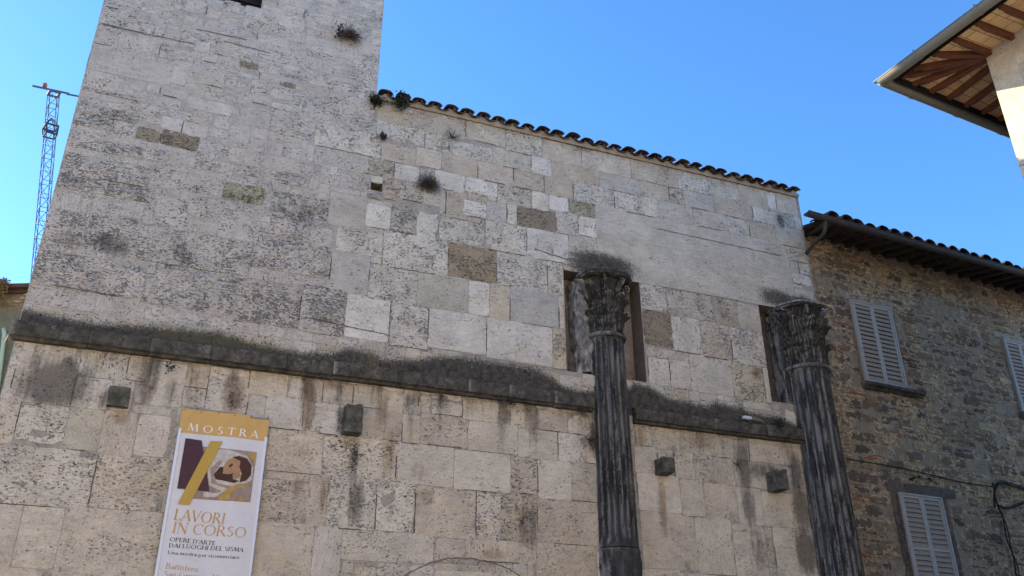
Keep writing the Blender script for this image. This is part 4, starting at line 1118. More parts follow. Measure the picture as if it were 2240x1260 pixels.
for o_ in (0, .03):
    up_ = Vector((0, 0, o_)); mb.add([v+up_ for v in (A0, A1, A2, A3)], [(0, 1, 2, 3)]); mb.add([v+up_ for v in (A0, A3, B2, B1)], [(0, 1, 2, 3)])
mb.build('eaves_soffit', soffm, near)
redw = plain('red_brown_rafter_wood', (.13, .050, .028), rough=.75, var=.35, sc=5)
def rafter(endp, startp):
    mb = MB(); a = Vector(endp); b = Vector(startp); d = (b-a); L = d.length; d.normalize(); sdv = d.cross(Vector((0, 0, 1))).normalized(); upv = sdv.cross(d)
    w_, h_ = .075, .115; prof = [(0, 0), (0, -.05), (.05, -.085), (.12, -.07), (.17, -.10), (.24, -h_), (L, -h_), (L, 0)]
    vs = [a+d*x+upv*z+sdv*w_*sg for sg in (-.5, .5) for x, z in prof]; n = len(prof)
    mb.add(vs, [tuple(range(n)), tuple(range(n, 2*n))[::-1]]+[(i, (i+1) % n, n+(i+1) % n, n+i) for i in range(n)]); return mb.build('rafter', redw, near)
for t in [.45+.44*i for i in range(20)]:               # along the west eave, fanning out at the corner
    if t < LY: rafter(nl(.24, -t, soffz(0)-.012), nl(WX0+.04, -(OV+.07*t) if t < OV+.2 else -t, soffz(OV)-.012))
for t in [.60+.48*i for i in range(17)]:               # along the north eave
    if t < LX: rafter(nl(t, -.12, soffz(0)-.012), nl(OV+.08*t if t < OV+.2 else t, WY1-.04, soffz(OV)-.012))
rafter(nl(.24, -.2, soffz(0)-.01), nl(WX0+.05, WY1-.05, soffz(OV)-.01))
zinc = plain('weathered_zinc', (.17, .165, .135), rough=.6, spec=.5, var=.12, sc=4)
mb = MB(); gr = .105; halfpipe(mb, nl(.0, .03, EC.z+.06), nl(.0, -LY, EC.z+.06), gr); halfpipe(mb, nl(-.03, .0, EC.z+.06), nl(LX, .0, EC.z+.06), gr)
mb.tube([nl(-gr, -LY, EC.z+.065), nl(-gr, gr, EC.z+.065), nl(LX, gr, EC.z+.065)], .014, 6)
g_ = mb.build('gutter', zinc, near, smooth=True)
for t in (.80, 2.03, 3.3, 4.6, 5.9, 7.2):
    for ax in (0, 1):
        mb = MB(); N_ = 14
        for rr, w0 in ((gr+.012, .028),):
            c_ = nl(0, -t, EC.z+.06) if ax == 0 else nl(t, 0, EC.z+.06); al = d1 if ax == 0 else d2; sdv = d2 if ax == 0 else -d1
            mb.grid([[c_+al*o_+sdv*math.cos(math.pi*k_/N_)*rr*-1-Vector((0, 0, 1))*math.sin(math.pi*k_/N_)*rr for k_ in range(N_+1)] for o_ in (-w0, w0)])
            mb.grid([[c_+al*o_+sdv*math.cos(math.pi*k_/N_)*(rr-.01)*-1-Vector((0, 0, 1))*math.sin(math.pi*k_/N_)*(rr-.01) for k_ in range(N_+1)] for o_ in (-w0, w0)])
            mb.tube([c_-sdv*rr+Vector((0, 0, -.01)), c_-sdv*rr+Vector((0, 0, .045))], .014, 6)
        b_ = mb.build('gutter_bracket', zinc, None); b_.parent = g_
# roof above: hipped
mb = MB(); rz = EC.z+.16
mb.add([nl(.0, .0, rz), nl(LX, .0, rz), nl(LX, -LY, rz+0), nl(0, -LY, rz), nl(LX, -LX*.5, rz+1.6), nl(LX*.5, -LX*.5, rz+1.6), nl(LX*.5, -LY, rz+1.6), nl(LX, -LY, rz+1.6), nl(.05, -.05, zs_+.06), nl(LX, -.05, zs_+.06), nl(.05, -LY, zs_+.06)],
       [(0, 5, 4, 1), (0, 3, 6, 5), (5, 6, 7, 4), (0, 1, 9, 8), (0, 8, 10, 3)]); mb.build('roof', tilem, near)
mb = MB(); mb.box(.14, .16, -LY, -.14, EC.z-.02, zs_+.06, NM); mb.box(.16, LX, -.16, -.14, EC.z-.02, zs_+.06, NM); mb.box(.10, .26, -LY, -.10, zs_-.01, zs_+.05, NM); mb.build('fascia_board', plain('gutter_gap_shade', (.012, .010, .009)), near)  # near-black colour stands in for the shaded gap behind the gutter

# ---------------------------------------------------------------- the exhibition banner
ban = D['ban']
fab = plain('banner_fabric', (.60, .61, .64), rough=.8, var=.05, sc=12); gold = plain('banner_gold_print', (.54, .35, .125), var=.08, sc=9); plum = plain('banner_plum_print', (.07, .035, .045), var=.15)
slashm = plain('banner_mustard_print', (.46, .31, .07), var=.08); tanm = plain('banner_tan_lettering', (.48, .28, .10), var=.05); inkm = plain('banner_black_lettering', (.035, .035, .05), var=.05); whm = plain('banner_white_lettering', (.78, .76, .72), var=.04)
PM = dict(cloth=plain('painted_cloth', (.48, .45, .40), var=.35, sc=14), shade=plain('painted_folds', (.30, .23, .20), var=.4, sc=14), face=plain('painted_skin', (.36, .22, .12), var=.3, sc=16), hair=plain('painted_hair', (.075, .035, .025), var=.3, sc=16), beard=plain('painted_beard', (.06, .032, .022), var=.3, sc=16), ochre=plain('painted_gold_cloth', (.40, .27, .08), var=.4, sc=14))
tl, tr = ban['tl'], ban['tr']; bl_, br_ = (tl[0]+.01, 1.2), (tr[0]+.01, 1.2)
banner = thing('banner', 'tall white and gold exhibition banner hanging on the church wall', 'banner', ((tl[0]+tr[0])/2, -.1, 1.2))
def by(u, z): return -.12-.016*math.sin((z-2)*2.1+u*2)-.012*math.sin(u*9+z)-.006*math.sin(z*7+u*4)
def edge_top(u): return lerp(tl[1], tr[1], (u-tl[0])/(tr[0]-tl[0]))+.006*math.sin(u*14)
mb = MB(); nu, nz = 14, 60
P_ = [[(lerp(tl[0], tr[0], i/nu), by(lerp(tl[0], tr[0], i/nu), lerp(edge_top(lerp(tl[0], tr[0], i/nu)), 1.2, j/nz)), lerp(edge_top(lerp(tl[0], tr[0], i/nu)), 1.2, j/nz)) for i in range(nu+1)] for j in range(nz+1)]
mb.grid(P_); mb.grid([[(x, y+.006, z) for x, y, z in r] for r in P_]); mb.build('cloth', fab, banner)
for e0, e1 in ((tl[0]-.004, tl[0]+.035), (tr[0]-.035, tr[0]+.004)):
    mb = MB(); mb.grid([[(u, by(u, z)-.006-.003*k_, z) for k_, u in enumerate((e0, (e0+e1)/2, e1))] for z in [lerp(edge_top((e0+e1)/2)-.32, 1.2, j/40) for j in range(41)]]); mb.build('hem', plain('pale_hem', (.62, .66, .74), var=.05), banner)
for i in range(6):
    u = lerp(tl[0]+.03, tr[0]-.03, i/5); mb = MB(); mb.tube([(u, by(u, 6)-.006, edge_top(u)-.03), (u+.01, -.10, edge_top(u)+.012), (u, -.08, edge_top(u)-.015)], .007, 5); mb.build('tie', plain('brown_tie', (.14, .08, .05)), banner)
def conv_cut(poly):                                  # ear clipping for printed shapes
    pts = [Vector((p_[0], p_[1])) for p_ in poly]; ar = sum(pts[i-1].x*pts[i].y-pts[i].x*pts[i-1].y for i in range(len(pts)))
    idx = list(range(len(pts))) if ar > 0 else list(range(len(pts)))[::-1]; out = []
    cr = lambda a, b, c: (b.x-a.x)*(c.y-a.y)-(b.y-a.y)*(c.x-a.x)
    g = 0
    while len(idx) > 3 and g < 500:
        g += 1
        for i in range(len(idx)):
            a, b, c = idx[i-1], idx[i], idx[(i+1) % len(idx)]
            if cr(pts[a], pts[b], pts[c]) <= 0: continue
            if any(cr(pts[a], pts[b], pts[q]) > 0 and cr(pts[b], pts[c], pts[q]) > 0 and cr(pts[c], pts[a], pts[q]) > 0 for q in idx if q not in (a, b, c)): continue
            out.append((a, b, c)); idx.pop(i); break
        else: break
    if len(idx) == 3: out.append(tuple(idx))
    return out
def printed(mb, poly, lay):
    tris = conv_cut(poly); vs = list(poly); L = []
    for t in tris: L.append([Vector((vs[i][0], vs[i][1], 0)) for i in t])
    for _ in range(5):
        n_ = []
        for a, b, c in L:
            if max((a-b).length, (b-c).length, (c-a).length) > .06:
                m1, m2, m3 = (a+b)/2, (b+c)/2, (c+a)/2; n_ += [[a, m1, m3], [m1, b, m2], [m3, m2, c], [m1, m2, m3]]
            else: n_.append([a, b, c])
        L = n_
    for t in L: mb.add([(v.x, by(v.x, v.y)-.002-.0015*lay, v.y) for v in t], [(0, 1, 2)])
mb = MB(); hd = ban['hdr']; x0, x1 = tl[0], tr[0]
N_ = 14; top = [(lerp(x0, x1, i/N_), edge_top(lerp(x0, x1, i/N_))) for i in range(N_+1)]
hz = [hd[0][1]+(lerp(0, 1, i/N_))*(hd[2][1]-hd[0][1])+.012*math.sin(i/N_*math.pi) for i in range(N_+1)]
mb.grid([[(u, by(u, z)-.002, z) for u, z in top], [(u, by(u, (z+hz[i])/2)-.002, (z+hz[i])/2) for i, (u, z) in enumerate(top)], [(u, by(u, hz[i])-.002, hz[i]) for i, (u, z) in enumerate(top)]])
mb.build('gold_header', gold, banner)
mats = [PM['cloth'], plum, slashm, PM['shade'], PM['face'], PM['hair'], PM['beard'], PM['ochre']]; ix = dict(cloth=0, shade=3, face=4, hair=5, beard=6, ochre=7)
mb = MB(); mb.cur = 3; printed(mb, ban['pic'][:5], 1)
for i, (nm, ps) in enumerate(D['paint']): mb.cur = ix[nm]; printed(mb, ps, 2+i*.5)
mb.cur = 1; printed(mb, ban['trap'], 9); mb.cur = 2; printed(mb, ban['slash'], 10)
mb.build('printed_picture', mats, banner, fixn=False)
# lettering drawn with a small roman stroke alphabet
TH, TN = .135, .05
def ln_(x0, y0, x1, y1, w): return ('l', x0, y0, x1, y1, w)
def sf(x, y, w=.13): return ('l', x-w, y, x+w, y, TN*.8)
def ar_(cx, cy, rx, ry, a0, a1): return ('a', cx, cy, rx, ry, a0, a1)
def st_(x, y0=0, y1=1): return [ln_(x, y0, x, y1, TH), sf(x, y0+.02), sf(x, y1-.02)]
xh = .62
G = {
 'A': ([ln_(.06, 0, .38, 1, TN), ln_(.38, 1, .72, 0, TH), ln_(.16, .34, .6, .34, TN), sf(.06, .02, .1), sf(.72, .02, .12)], .82),
 'B': (st_(.14)+[ar_(.3, .75, .28, .25, -90, 90), ar_(.3, .26, .34, .26, -90, 90), ln_(.14, 1-.025, .3, 1-.025, TN), ln_(.14, .51, .3, .51, TN), ln_(.14, .025, .3, .025, TN)], .72),
 'C': ([ar_(.5, .5, .42, .5, 52, 308), ln_(.76, .72, .76, .95, TN)], .86),
 'D': (st_(.14)+[ar_(.32, .5, .46, .5, -90, 90), ln_(.14, .975, .32, .975, TN), ln_(.14, .025, .32, .025, TN)], .88),
 'E': (st_(.14)+[ln_(.14, .975, .54, .975, TN), ln_(.14, .5, .46, .5, TN), ln_(.14, .025, .56, .025, TN), ln_(.54, .98, .54, .82, TN), ln_(.57, .02, .57, .2, TN)], .66),
 'G': ([ar_(.5, .5, .42, .5, 52, 308), ln_(.78, .05, .78, .42, TH), sf(.78, .42)], .94),
 'H': (st_(.14)+st_(.72)+[ln_(.14, .52, .72, .52, TN)], .88), 'I': (st_(.16), .34),
 'L': (st_(.14)+[ln_(.14, .025, .54, .025, TN), ln_(.55, .02, .55, .2, TN)], .62),
 'M': ([ln_(.12, 0, .2, 1, TN), ln_(.2, 1, .5, .05, TH), ln_(.5, .05, .8, 1, TN), ln_(.8, 1, .88, 0, TH), sf(.12, .02, .1), sf(.88, .02, .12)], 1.02),
 'N': ([ln_(.14, 0, .14, 1, TN), ln_(.14, 1, .72, 0, TH), ln_(.72, 0, .72, 1, TN), sf(.14, .02, .1), sf(.1, .98, .1), sf(.72, .98, .1)], .88),
 'O': ([ar_(.5, .5, .44, .5, 0, 360)], 1.0),
 'P': (st_(.14)+[ar_(.3, .73, .3, .27, -90, 90), ln_(.14, .975, .3, .975, TN), ln_(.14, .47, .3, .47, TN)], .66),
 'R': (st_(.14)+[ar_(.3, .75, .28, .25, -90, 90), ln_(.14, .975, .3, .975, TN), ln_(.14, .5, .3, .5, TN), ln_(.34, .5, .72, .0, TH)], .76),
 'S': ([ar_(.32, .74, .22, .25, 35, 270), ar_(.32, .26, .25, .26, -145, 90)], .64),
 'T': ([ln_(.38, 0, .38, 1, TH), sf(.38, .02), ln_(.04, .975, .72, .975, TN), ln_(.05, .98, .05, .8, TN), ln_(.71, .98, .71, .8, TN)], .76),
 'U': ([ln_(.14, .35, .14, 1, TH), ar_(.42, .33, .28, .33, 180, 360), ln_(.7, .35, .7, 1, TN), sf(.14, .98), sf(.7, .98, .1)], .84),
 'V': ([ln_(.06, 1, .38, 0, TH), ln_(.38, 0, .7, 1, TN), sf(.08, .98), sf(.7, .98, .1)], .76),
 'a': ([ar_(.24, .2, .19, .2, 0, 360), ln_(.42, 0, .42, .45, TH), ar_(.26, .44, .16, .18, 0, 150)], .52), 'b': ([ln_(.12, 0, .12, 1, TH), ar_(.3, .3, .22, .31, -180, 180)], .6),
 'c': ([ar_(.3, .3, .23, .31, 50, 310)], .5), 'd': ([ln_(.46, 0, .46, 1, TH), ar_(.28, .3, .22, .31, 0, 360)], .6),
 'e': ([ar_(.3, .3, .23, .31, 10, 315), ln_(.1, .34, .52, .34, TN)], .56), 'g': ([ar_(.27, .38, .19, .22, 0, 360), ar_(.27, -.08, .22, .16, 0, 360)], .54),
 'i': ([ln_(.13, 0, .13, xh, TH), sf(.13, .02, .1), ln_(.13, .8, .13, .9, TH)], .28), 'm': ([ln_(.12, 0, .12, xh, TH), ln_(.42, 0, .42, .45, TH), ln_(.72, 0, .72, .45, TH), ar_(.27, .42, .15, .19, 0, 170), ar_(.57, .42, .15, .19, 0, 170)], .86),
 'n': ([ln_(.12, 0, .12, xh, TH), ln_(.46, 0, .46, .42, TH), ar_(.29, .4, .17, .21, 0, 170)], .6), 'o': ([ar_(.3, .3, .25, .31, 0, 360)], .6),
 'p': ([ln_(.12, -.3, .12, xh, TH), ar_(.3, .3, .22, .31, -180, 180)], .6), 'r': ([ln_(.12, 0, .12, xh, TH), sf(.12, .02, .1), ar_(.28, .42, .14, .18, 40, 150)], .42),
 's': ([ar_(.2, .46, .13, .155, 35, 270), ar_(.2, .155, .15, .155, -145, 90)], .4), 't': ([ln_(.16, .05, .16, .82, TH), ln_(.04, xh-.02, .32, xh-.02, TN), ar_(.26, .1, .1, .1, 180, 290)], .36),
 'u': ([ln_(.12, .2, .12, xh, TH), ln_(.46, 0, .46, xh, TH), ar_(.29, .2, .17, .2, 180, 360)], .6), "'": ([ln_(.1, .7, .1, 1, TH*.8)], .2), ' ': ([], .3)}
def text(name, s__, start, end, cap, mat, track=0.0, lay=2, slant=.06, bold=1.0):
    wtot = sum(G[c][1]+track for c in s__)-track; ch = cap; sx = (Vector(end)-Vector(start)).length/wtot
    ax = (Vector(end)-Vector(start)).normalized(); ay = Vector((-ax.y, ax.x)); mb = MB(); pen = 0
    def put(x, y): v = Vector(start)+ax*((pen+x)*sx+y*ch*slant)+ay*(y*ch); return (v.x, by(v.x, v.y)-.002-.0015*lay, v.y)
    for c in s__:
        gl, adv = G[c]
        for g in gl:
            if g[0] == 'l':
                _, x0, y0, x1, y1, w = g; dx, dy = (x1-x0)*sx, (y1-y0)*ch; L = math.hypot(dx, dy) or 1
                wu = w*ch*.5*bold; ox, oy = -dy/L*wu/sx, dx/L*wu/ch
                mb.add([put(x0+ox, y0+oy), put(x0-ox, y0-oy), put(x1-ox, y1-oy), put(x1+ox, y1+oy)], [(0, 1, 2, 3)])
            else:
                _, cx, cy, rx, ry, a0, a1 = g; n = max(6, int((a1-a0)/20)); P_ = []
                for i in range(n+1):
                    a = R(lerp(a0, a1, i/n)); w = TN+(TH-TN)*abs(math.cos(a)); k0 = w*ch/sx*bold
                    P_.append([put(cx+math.cos(a)*rx, cy+math.sin(a)*ry), put(cx+math.cos(a)*max(.01, rx-k0), cy+math.sin(a)*max(.01, ry-TN*bold))])
                mb.grid(P_)
        pen += adv+track
    return mb.build(name, mat, banner, fixn=False)
def tx(key, s__, mat, **kw):
    a, b, c = ban[key]; text('lettering', s__, a, b, (c[1]-a[1])*kw.pop('k', 1.0), mat, **kw)
tx('mostra', 'MOSTRA', whm, track=.34, bold=1.3); tx('lavori', 'LAVORI', tanm); tx('incorso', 'IN CORSO', tanm)
tx('opere', "OPERE D'ARTE", inkm, k=.8, bold=1.3); tx('dai', 'DAI LUOGHI DEL SISMA', inkm, k=.85, bold=1.3); tx('una', 'Una mostra per ricominciare', inkm, bold=1.2, k=.9)
tx('bat', 'Battistero', tanm); tx('san', 'San Gregorio M', tanm)
mb = MB(); mb.box(tl[0]-.01, tr[0]+.01, -.105, -.085, tl[1]-.03, tl[1]-.005); mb.box(tl[0]-.01, tr[0]+.01, -.105, -.085, 1.2, 1.23)
for x in (tl[0]+.02, tr[0]-.02): mb.box(x-.012, x+.012, -.1, .0, tl[1]-.03, tl[1]-.006)
mb.build('frame', plain('galvanised_bar', (.2, .2, .2), rough=.5), banner)

# ---------------------------------------------------------------- crane mast behind the tower
steel = plain('blue_grey_crane_steel', (.09, .10, .125), rough=.7, var=.1)
def crane():
    base = Vector((-5.2, 40, 0)); top = Vector((-10.45, 40, 38.75)); d = (top-base).normalized(); L = (top-base).length
    t_ = thing('crane_mast', 'slender leaning lattice crane mast rising behind the church tower', 'crane', base)
    s1_ = d.cross(Vector((0, 1, 0))).normalized(); s2_ = d.cross(s1_).normalized(); a1 = (s1_*math.cos(.35)+s2_*math.sin(.35)); a2 = (-s1_*math.sin(.35)+s2_*math.cos(.35)); w = .28
    cs = [a1*w+a2*w, a1*w-a2*w, -a1*w-a2*w, -a1*w+a2*w]; mb = MB()
    for c in cs: mb.beam(base+c, top+c, .042, .042, (0, 1, 0))
    n = int(L/.95)
    for i in range(n):
        p0_, p1_ = base+d*(L*i/n), base+d*(L*(i+1)/n)
        for k_ in range(4):
            a, b = cs[k_], cs[(k_+1) % 4]
            if i % 2: a, b = b, a
            mb.beam(p0_+a, p1_+b, .028, .028, (0, 1, .1)); mb.beam(p1_+a, p1_+b, .028, .028, (0, 1, .1))
    mb.build('lattice', steel, t_)
    mb = MB(); hd = top
    for k_ in range(4): mb.beam(hd+cs[k_], hd+cs[(k_+1) % 4], .08, .16, (0, 1, .1))
    mb.beam(hd-s1_*-1.25+d*.45, hd-s1_*.9+d*.15, .1, .1, (0, 1, .1)); mb.beam(hd-s1_*.75+d*.1, hd-s1_*1.85-d*.02, .09, .09, (0, 1, .1))
    mb.build('head_frame', steel, t_)
    mb = MB(); ct = hd-d*2.6
    for k_ in range(4):
        mb.beam(ct+cs[k_]*1.3, ct+cs[(k_+1) % 4]*1.3, .09, .09, (0, 1, .1)); mb.beam(ct-d*.6+cs[k_]*1.15, ct-d*.6+cs[(k_+1) % 4]*1.15, .08, .08, (0, 1, .1)); mb.beam(ct+cs[k_]*1.3, ct+d*.7, .05, .05, (0, 1, .1))
        mb.beam(ct+cs[k_]*1.3, ct-d*.6+cs[k_]*1.15, .07, .07, (0, 1, .1))
    mb.build('collar', plain('dark_crane_steel', (.045, .045, .06)), t_)
    mb = MB(); c_ = hd+s1_*.55+d*.55; mb.lathe([(.01, c_.z-.12), (.13, c_.z-.1), (.15, c_.z+.05), (.1, c_.z+.2), (.01, c_.z+.24)], c_.x, c_.y, 12)
    mb.build('warning_lamp', plain('rusty_red_lamp', (.35, .11, .06)), t_)
crane()

# ---------------------------------------------------------------- the house glimpsed at far left
bgm = plain('ochre_plaster', (.30, .27, .17), var=.35, sc=1.5); brm = rubble('broken_brickwork', (.42, .30, .18))
lh = thing('far_house', 'weathered ochre house glimpsed behind the left edge of the church', 'house', (-7.5, 11, 0))
LM = Matrix.Translation((-4.15, 9.3, 0))@Matrix.Rotation(R(-24), 4, 'Z')
Ml = Masonry(None, .12)
def lfill():
    z = 9.0
    while z < 11.42:
        u = -1.6
        while u < 1.2:
            w_ = rng.uniform(.10, .26); c = rng.choice([(.40, .20, .10), (.50, .33, .18), (.36, .26, .17), (.55, .42, .26), (.26, .14, .08), (.6, .5, .33)])
            if u > .36+rng.uniform(-.06, .06) or (z > 11.0 and u > -.1): Ml.block(u, z, u+w_, z+rng.uniform(.06, .1), c, proud=rng.uniform(-.03, .05), jit=.02, gap=.01, rough=.02, depth=.06)
            u += w_
        z += .1
lfill()
Ml.sheet([-7, 1.3], [0, 11.45], .01, (.24, .19, .12), None)
Ml.build('wall', brm, lh, LM)
mb = MB(); mb.box(-7, 1.3, .06, 6, 0, 11.45, LM); mb.build('wall', bgm, lh)
mb = MB(); mb.box(-7.2, 1.5, -.22, 6.2, 11.54, 11.64, LM); mb.box(-7.0, 1.4, -.08, 6, 11.45, 11.54, LM); mb.build('roof', plain('brown_eaves_tile', (.10, .055, .04), var=.3), lh)
mb = MB(); mb.box(-7.0, .34, -.03, .02, 0, 10.95, LM); mb.build('plaster_face', plain('olive_plaster', (.17, .165, .11), var=.35, sc=3), lh)
for x in (-5.6, -3.2):
    for z in (2.5, 6.0):
        mb = MB(); mb.box(x-.08, x+1.08, -.07, -.03, z-.08, z+1.78, LM); fw_ = mb.build('window_frame', plain('grey_stone_frame', (.3, .28, .24)), lh)
        mb = MB(); mb.box(x, x+1.0, -.075, -.06, z, z+1.7, LM); pn = mb.build('pane', darkm, None); pn.parent = fw_
mb = MB(); mb.tube([LM@Vector((x, -.12, z)) for x, z in ((.55, .0), (.55, 6.5), (.40, 8.0), (.20, 9.6), (.10, 10.3), (.04, 10.45))], .05, 8); mb.build('drainpipe', plain('pale_green_pipe', (.42, .55, .40), rough=.5, var=.1), lh, smooth=True)

# ---------------------------------------------------------------- the palace behind the camera, unseen, added to bounce warm sunlight onto the church
pal_ = thing('bounce_palace', 'long cream plastered palace with two rows of tall windows, unseen, added across the square to bounce sunlight onto the church', 'bounce_palace', (4, -33, 0))
mb = MB(); mb.box(-34, 42, -44, -33, 0, 17.5); mb.build('wall', plain('cream_plaster', (.62, .50, .36), var=.08, sc=.5), pal_)
mb = MB(); mb.box(-35, 43, -45, -32, 17.5, 17.9); mb.build('roof', tilem, pal_)
for zz in (5.5, 10.5):
    for i in range(18):
        mb = MB(); x = -32+i*4.2; mb.box(x, x+1.2, -33.03, -32.95, zz, zz+2.4); mb.build('window', bluem, pal_)

# ---------------------------------------------------------------- plants rooted in the masonry
greenm = plain('dark_green_leaf', (.032, .043, .024), rough=.7, var=.4, sc=20); dryg = plain('dry_grass_blade', (.19, .165, .10), rough=.8, var=.3, sc=20)
twigm = plain('grey_brown_twig', (.075, .058, .048), rough=.9, var=.3, sc=20); redtwig = plain('reddish_twig', (.10, .06, .05), var=.3, sc=20); crpm = plain('autumn_creeper_leaf', (.20, .16, .05), var=.5, sc=9)
def blade(mb, p0_, d, L, w, droop, n=4):
    p = Vector(p0_); d = Vector(d).normalized(); sdv = d.cross(Vector((rng.uniform(-1, 1), rng.uniform(-1, 1), rng.uniform(-1, 1)))).normalized(); P_ = []
    for i in range(n+1):
        ww = w*(1-i/n*.85); P_.append([p-sdv*ww/2, p+sdv*ww/2]); d = (d+Vector((0, 0, -droop/n))+Vector([rng.uniform(-.12, .12) for _ in range(3)])).normalized(); p = p+d*L/n
    mb.grid(P_); return p
def leafq(mb, p, s_):
    d = Vector([rng.uniform(-1, 1) for _ in range(3)]).normalized(); e = d.orthogonal().normalized()*s_*.5; mb.add([p, p+d*s_*.5+e, p+d*s_, p+d*s_*.5-e], [(0, 1, 2, 3)])
def tuft(label, u, z, r, y=-.02, twigs=0, blades=0, leaves=0, tm=None, bmat=None, lm=None, up=.2, out=.8, name='wall_plant', droop=.5, w=.006, ls=.03, lsp=1.0, loff=0.0):
    root = Vector((u, y, z)); t_ = thing(name, label, 'plant', root, 'plants rooted in the old masonry')
    def dirn(): return Vector((rng.gauss(0, 1), -abs(rng.gauss(0, out))-.1, rng.gauss(up, .7)))
    if twigs:
        mb = MB()
        for _ in range(twigs):
            e = blade(mb, root, dirn(), r*rng.uniform(.5, 1.15), w, droop*.3, 5)
            for _ in range(2): blade(mb, root.lerp(e, rng.uniform(.4, .9)), dirn(), r*rng.uniform(.2, .45), w*.7, 0, 3)
        mb.build('twigs', tm or twigm, t_, fixn=False)
    if blades:
        mb = MB()
        for _ in range(blades): blade(mb, root+Vector((rng.uniform(-r, r)*.35, 0, 0)), dirn(), r*rng.uniform(.5, 1.2), w, droop, 6)
        mb.build('blades', bmat or dryg, t_, fixn=False)
    if leaves:
        mb = MB()
        for _ in range(leaves):
            p = root+Vector((rng.gauss(loff, .42*lsp)*r, -abs(rng.gauss(0, .35))*r-.01, rng.gauss(up*.5, .38)*r)); leafq(mb, p, ls*rng.uniform(.6, 1.4))
        mb.build('foliage', lm or greenm, t_, fixn=False)
tuft('bushy dry plant with green leaves growing high on the tower face', 2.12, 14.02, .24, twigs=260, leaves=110, tm=redtwig, ls=.045, w=.010, lsp=.6, loff=-.85, up=.15)
tuft('compact dark green clump at the corner of tower and roof', 2.74, 12.60, .135, leaves=420, twigs=12, ls=.05, up=0)
tuft('dark green plant hanging from the first roof tiles', 3.22, 12.70, .20, leaves=380, twigs=50, up=-.5, tm=redtwig, ls=.05, y=-.1)
tuft('tiny green sprig in the joint below the roof corner', 2.93, 11.80, .09, leaves=120, ls=.04)
tuft('small leafless twiggy plant in a joint under the roof', 4.33, 12.16, .26, twigs=44, w=.008, up=.3)
tuft('dense dark spiky tuft beside the square putlog hole', 3.85, 10.93, .27, twigs=320, w=.008, up=.05, tm=twigm, out=.9)
tuft('dark hanging tuft under the middle of the string course', 5.47, 6.78, .15, leaves=120, twigs=60, up=-.4, y=-.10, lm=twigm)
tuft('dark hanging tuft under the string course near the left column', 6.87, 6.77, .13, leaves=80, twigs=40, up=-.3, y=-.10, lm=twigm)
tuft('little green weed under a string course joint above the banner', -.13, 6.66, .12, leaves=90, up=-.7, y=-.1, ls=.03)
tuft('bare dark roots spreading below the string course', 4.25, 6.74, .34, twigs=46, up=-.7, out=.15, y=-.06, droop=.8, w=.007)
tuft('dark dry sprig left of the right-hand corbel', 10.19, 6.10, .20, twigs=34, w=.007, up=.1, out=.3)
tuft('dark green moss cushion on the ledge near the right column', 11.22, 6.98, .19, leaves=260, ls=.03, y=-.10, lsp=1.1, up=.3)
tuft('withered reddish sprig standing in the niche corner', 8.20, 7.62, .20, twigs=24, tm=redtwig, up=.8, y=.12, out=.1)
tuft('dead dark growth clinging left of the column shaft', 7.06, 6.25, .30, twigs=70, leaves=120, lm=twigm, up=-.1, out=.3, y=-.04, lsp=.7)
gt_ = thing('wall_plant', 'tall dry grass clump on the string course, with one long drooping blade', 'plant', (3.0, -.10, 7.03), 'plants rooted in the old masonry')
mb = MB()
for _ in range(95): blade(mb, (2.95+rng.gauss(0, .18), -.10, 7.02), (rng.gauss(0, .16), rng.uniform(-.25, .05), 1), rng.uniform(.2, .62), .006, rng.uniform(.0, .5), 6)
for _ in range(40): blade(mb, (2.9+rng.gauss(0, .3), -.14, 7.03), (rng.gauss(0, .8), -.5, .3), rng.uniform(.15, .35), .005, 1.5, 6)
for _ in range(5): blade(mb, (2.78+rng.uniform(-.04, .04), -.12, 7.08), (-.9, -.3, .25), rng.uniform(.40, .50), .013, 2.9, 9)
mb.build('blades', dryg, gt_, fixn=False)
for (u, n, lab) in ((3.75, 70, 'low dry grass on the string course right of the tall clump'), (1.7, 60, 'short dry grass on the string course at the foot of the tower')):
    t_ = thing('wall_plant', lab, 'plant', (u, -.10, 7.03), 'plants rooted in the old masonry'); mb = MB()
    for _ in range(n): blade(mb, (u+rng.gauss(0, .35), -.09, 7.02), (rng.gauss(0, .5), rng.uniform(-.5, 0), .8), rng.uniform(.08, .3), .005, rng.uniform(.2, 1.6), 5)
    mb.build('blades', dryg, t_, fixn=False)
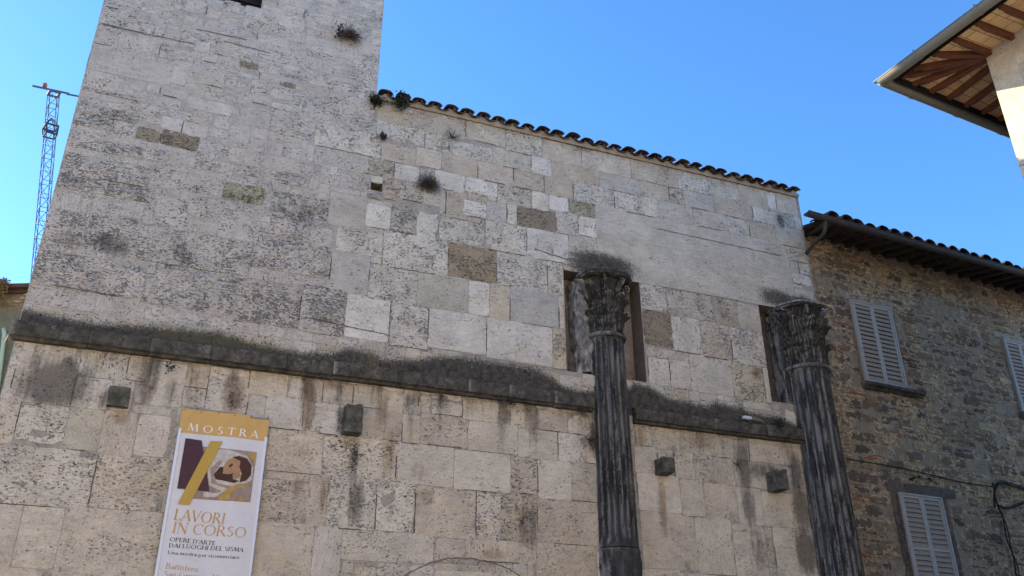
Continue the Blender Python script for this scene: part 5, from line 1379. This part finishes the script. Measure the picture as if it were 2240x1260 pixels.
# creeper on the far house
ct_ = thing('creeper', 'browning creeper tumbling over the eaves of the far house', 'plant', LM@Vector((-.9, -.2, 11.4)))
mb = MB()
for _ in range(1500):
    q_ = Vector((rng.uniform(-1.8, -.03), -.25-abs(rng.gauss(0, .10)), 11.70-abs(rng.gauss(0, .36)))); leafq(mb, LM@q_, rng.uniform(.04, .09))
mb.build('foliage', crpm, ct_, fixn=False)
mb = MB()
for _ in range(160): blade(mb, LM@Vector((rng.uniform(-1.8, -.05), -.3, 11.72)), (rng.gauss(0, .3), -.3, -.5), rng.uniform(.3, .8), .02, 1.2, 6)
mb.build('stems', plain('brown_creeper_stem', (.20, .11, .07), var=.4), ct_, fixn=False)
# cable from far house to the church corner
mb = MB(); mb.tube([Vector((-2.42, -.02, 6.92)).lerp(LM@Vector((.1, -.1, 10.2)), i/12)-Vector((0, 0, .12*math.sin(math.pi*i/12))) for i in range(13)], .008, 5)
props(mb.build('wire', plain('pale_wire', (.3, .29, .26))), 'thin pale wire running from the string course corner to the far house', 'wire')

# ---------------------------------------------------------------- broken tile lying on the ledge
bt_ = thing('broken_tile', 'broken curved clay tile with a white end lying on the right-hand ledge', 'roof tile', (10.62, -.12, 6.98))
def shard(x0, x1, z, r0, r1, mat, nm, tilt):
    mb = MB(); P_ = []
    for i in range(9):
        t = i/8; r = lerp(r0, r1, t)*(1-.25*max(0, t-.75)*4*(1 if nm == 'clay_body' else 0)); row = []
        for k_ in range(13):
            a = math.pi*k_/12; row.append((lerp(x0, x1, t), -.13-math.cos(a)*r*.7, z+tilt*t+math.sin(a)*r+mn.noise(Vector((t*4, a*2, z)))*.012))
        P_.append(row)
    mb.grid(P_); mb.grid([[(x, y, zz-.018) for x, y, zz in r] for r in P_]); mb.add(P_[0]+[(x, y, zz-.018) for x, y, zz in P_[0]][::-1], [tuple(range(26))]); mb.add(P_[-1]+[(x, y, zz-.018) for x, y, zz in P_[-1]][::-1], [tuple(range(26))])
    mb.build(nm, mat, bt_)
shard(10.36, 10.56, 7.02, .035, .055, plain('lime_white', (.55, .55, .56), var=.1), 'white_end', -.01)
shard(10.55, 10.84, 6.99, .095, .05, plain('brown_clay', (.16, .125, .10), var=.35, sc=14), 'clay_body', -.01)
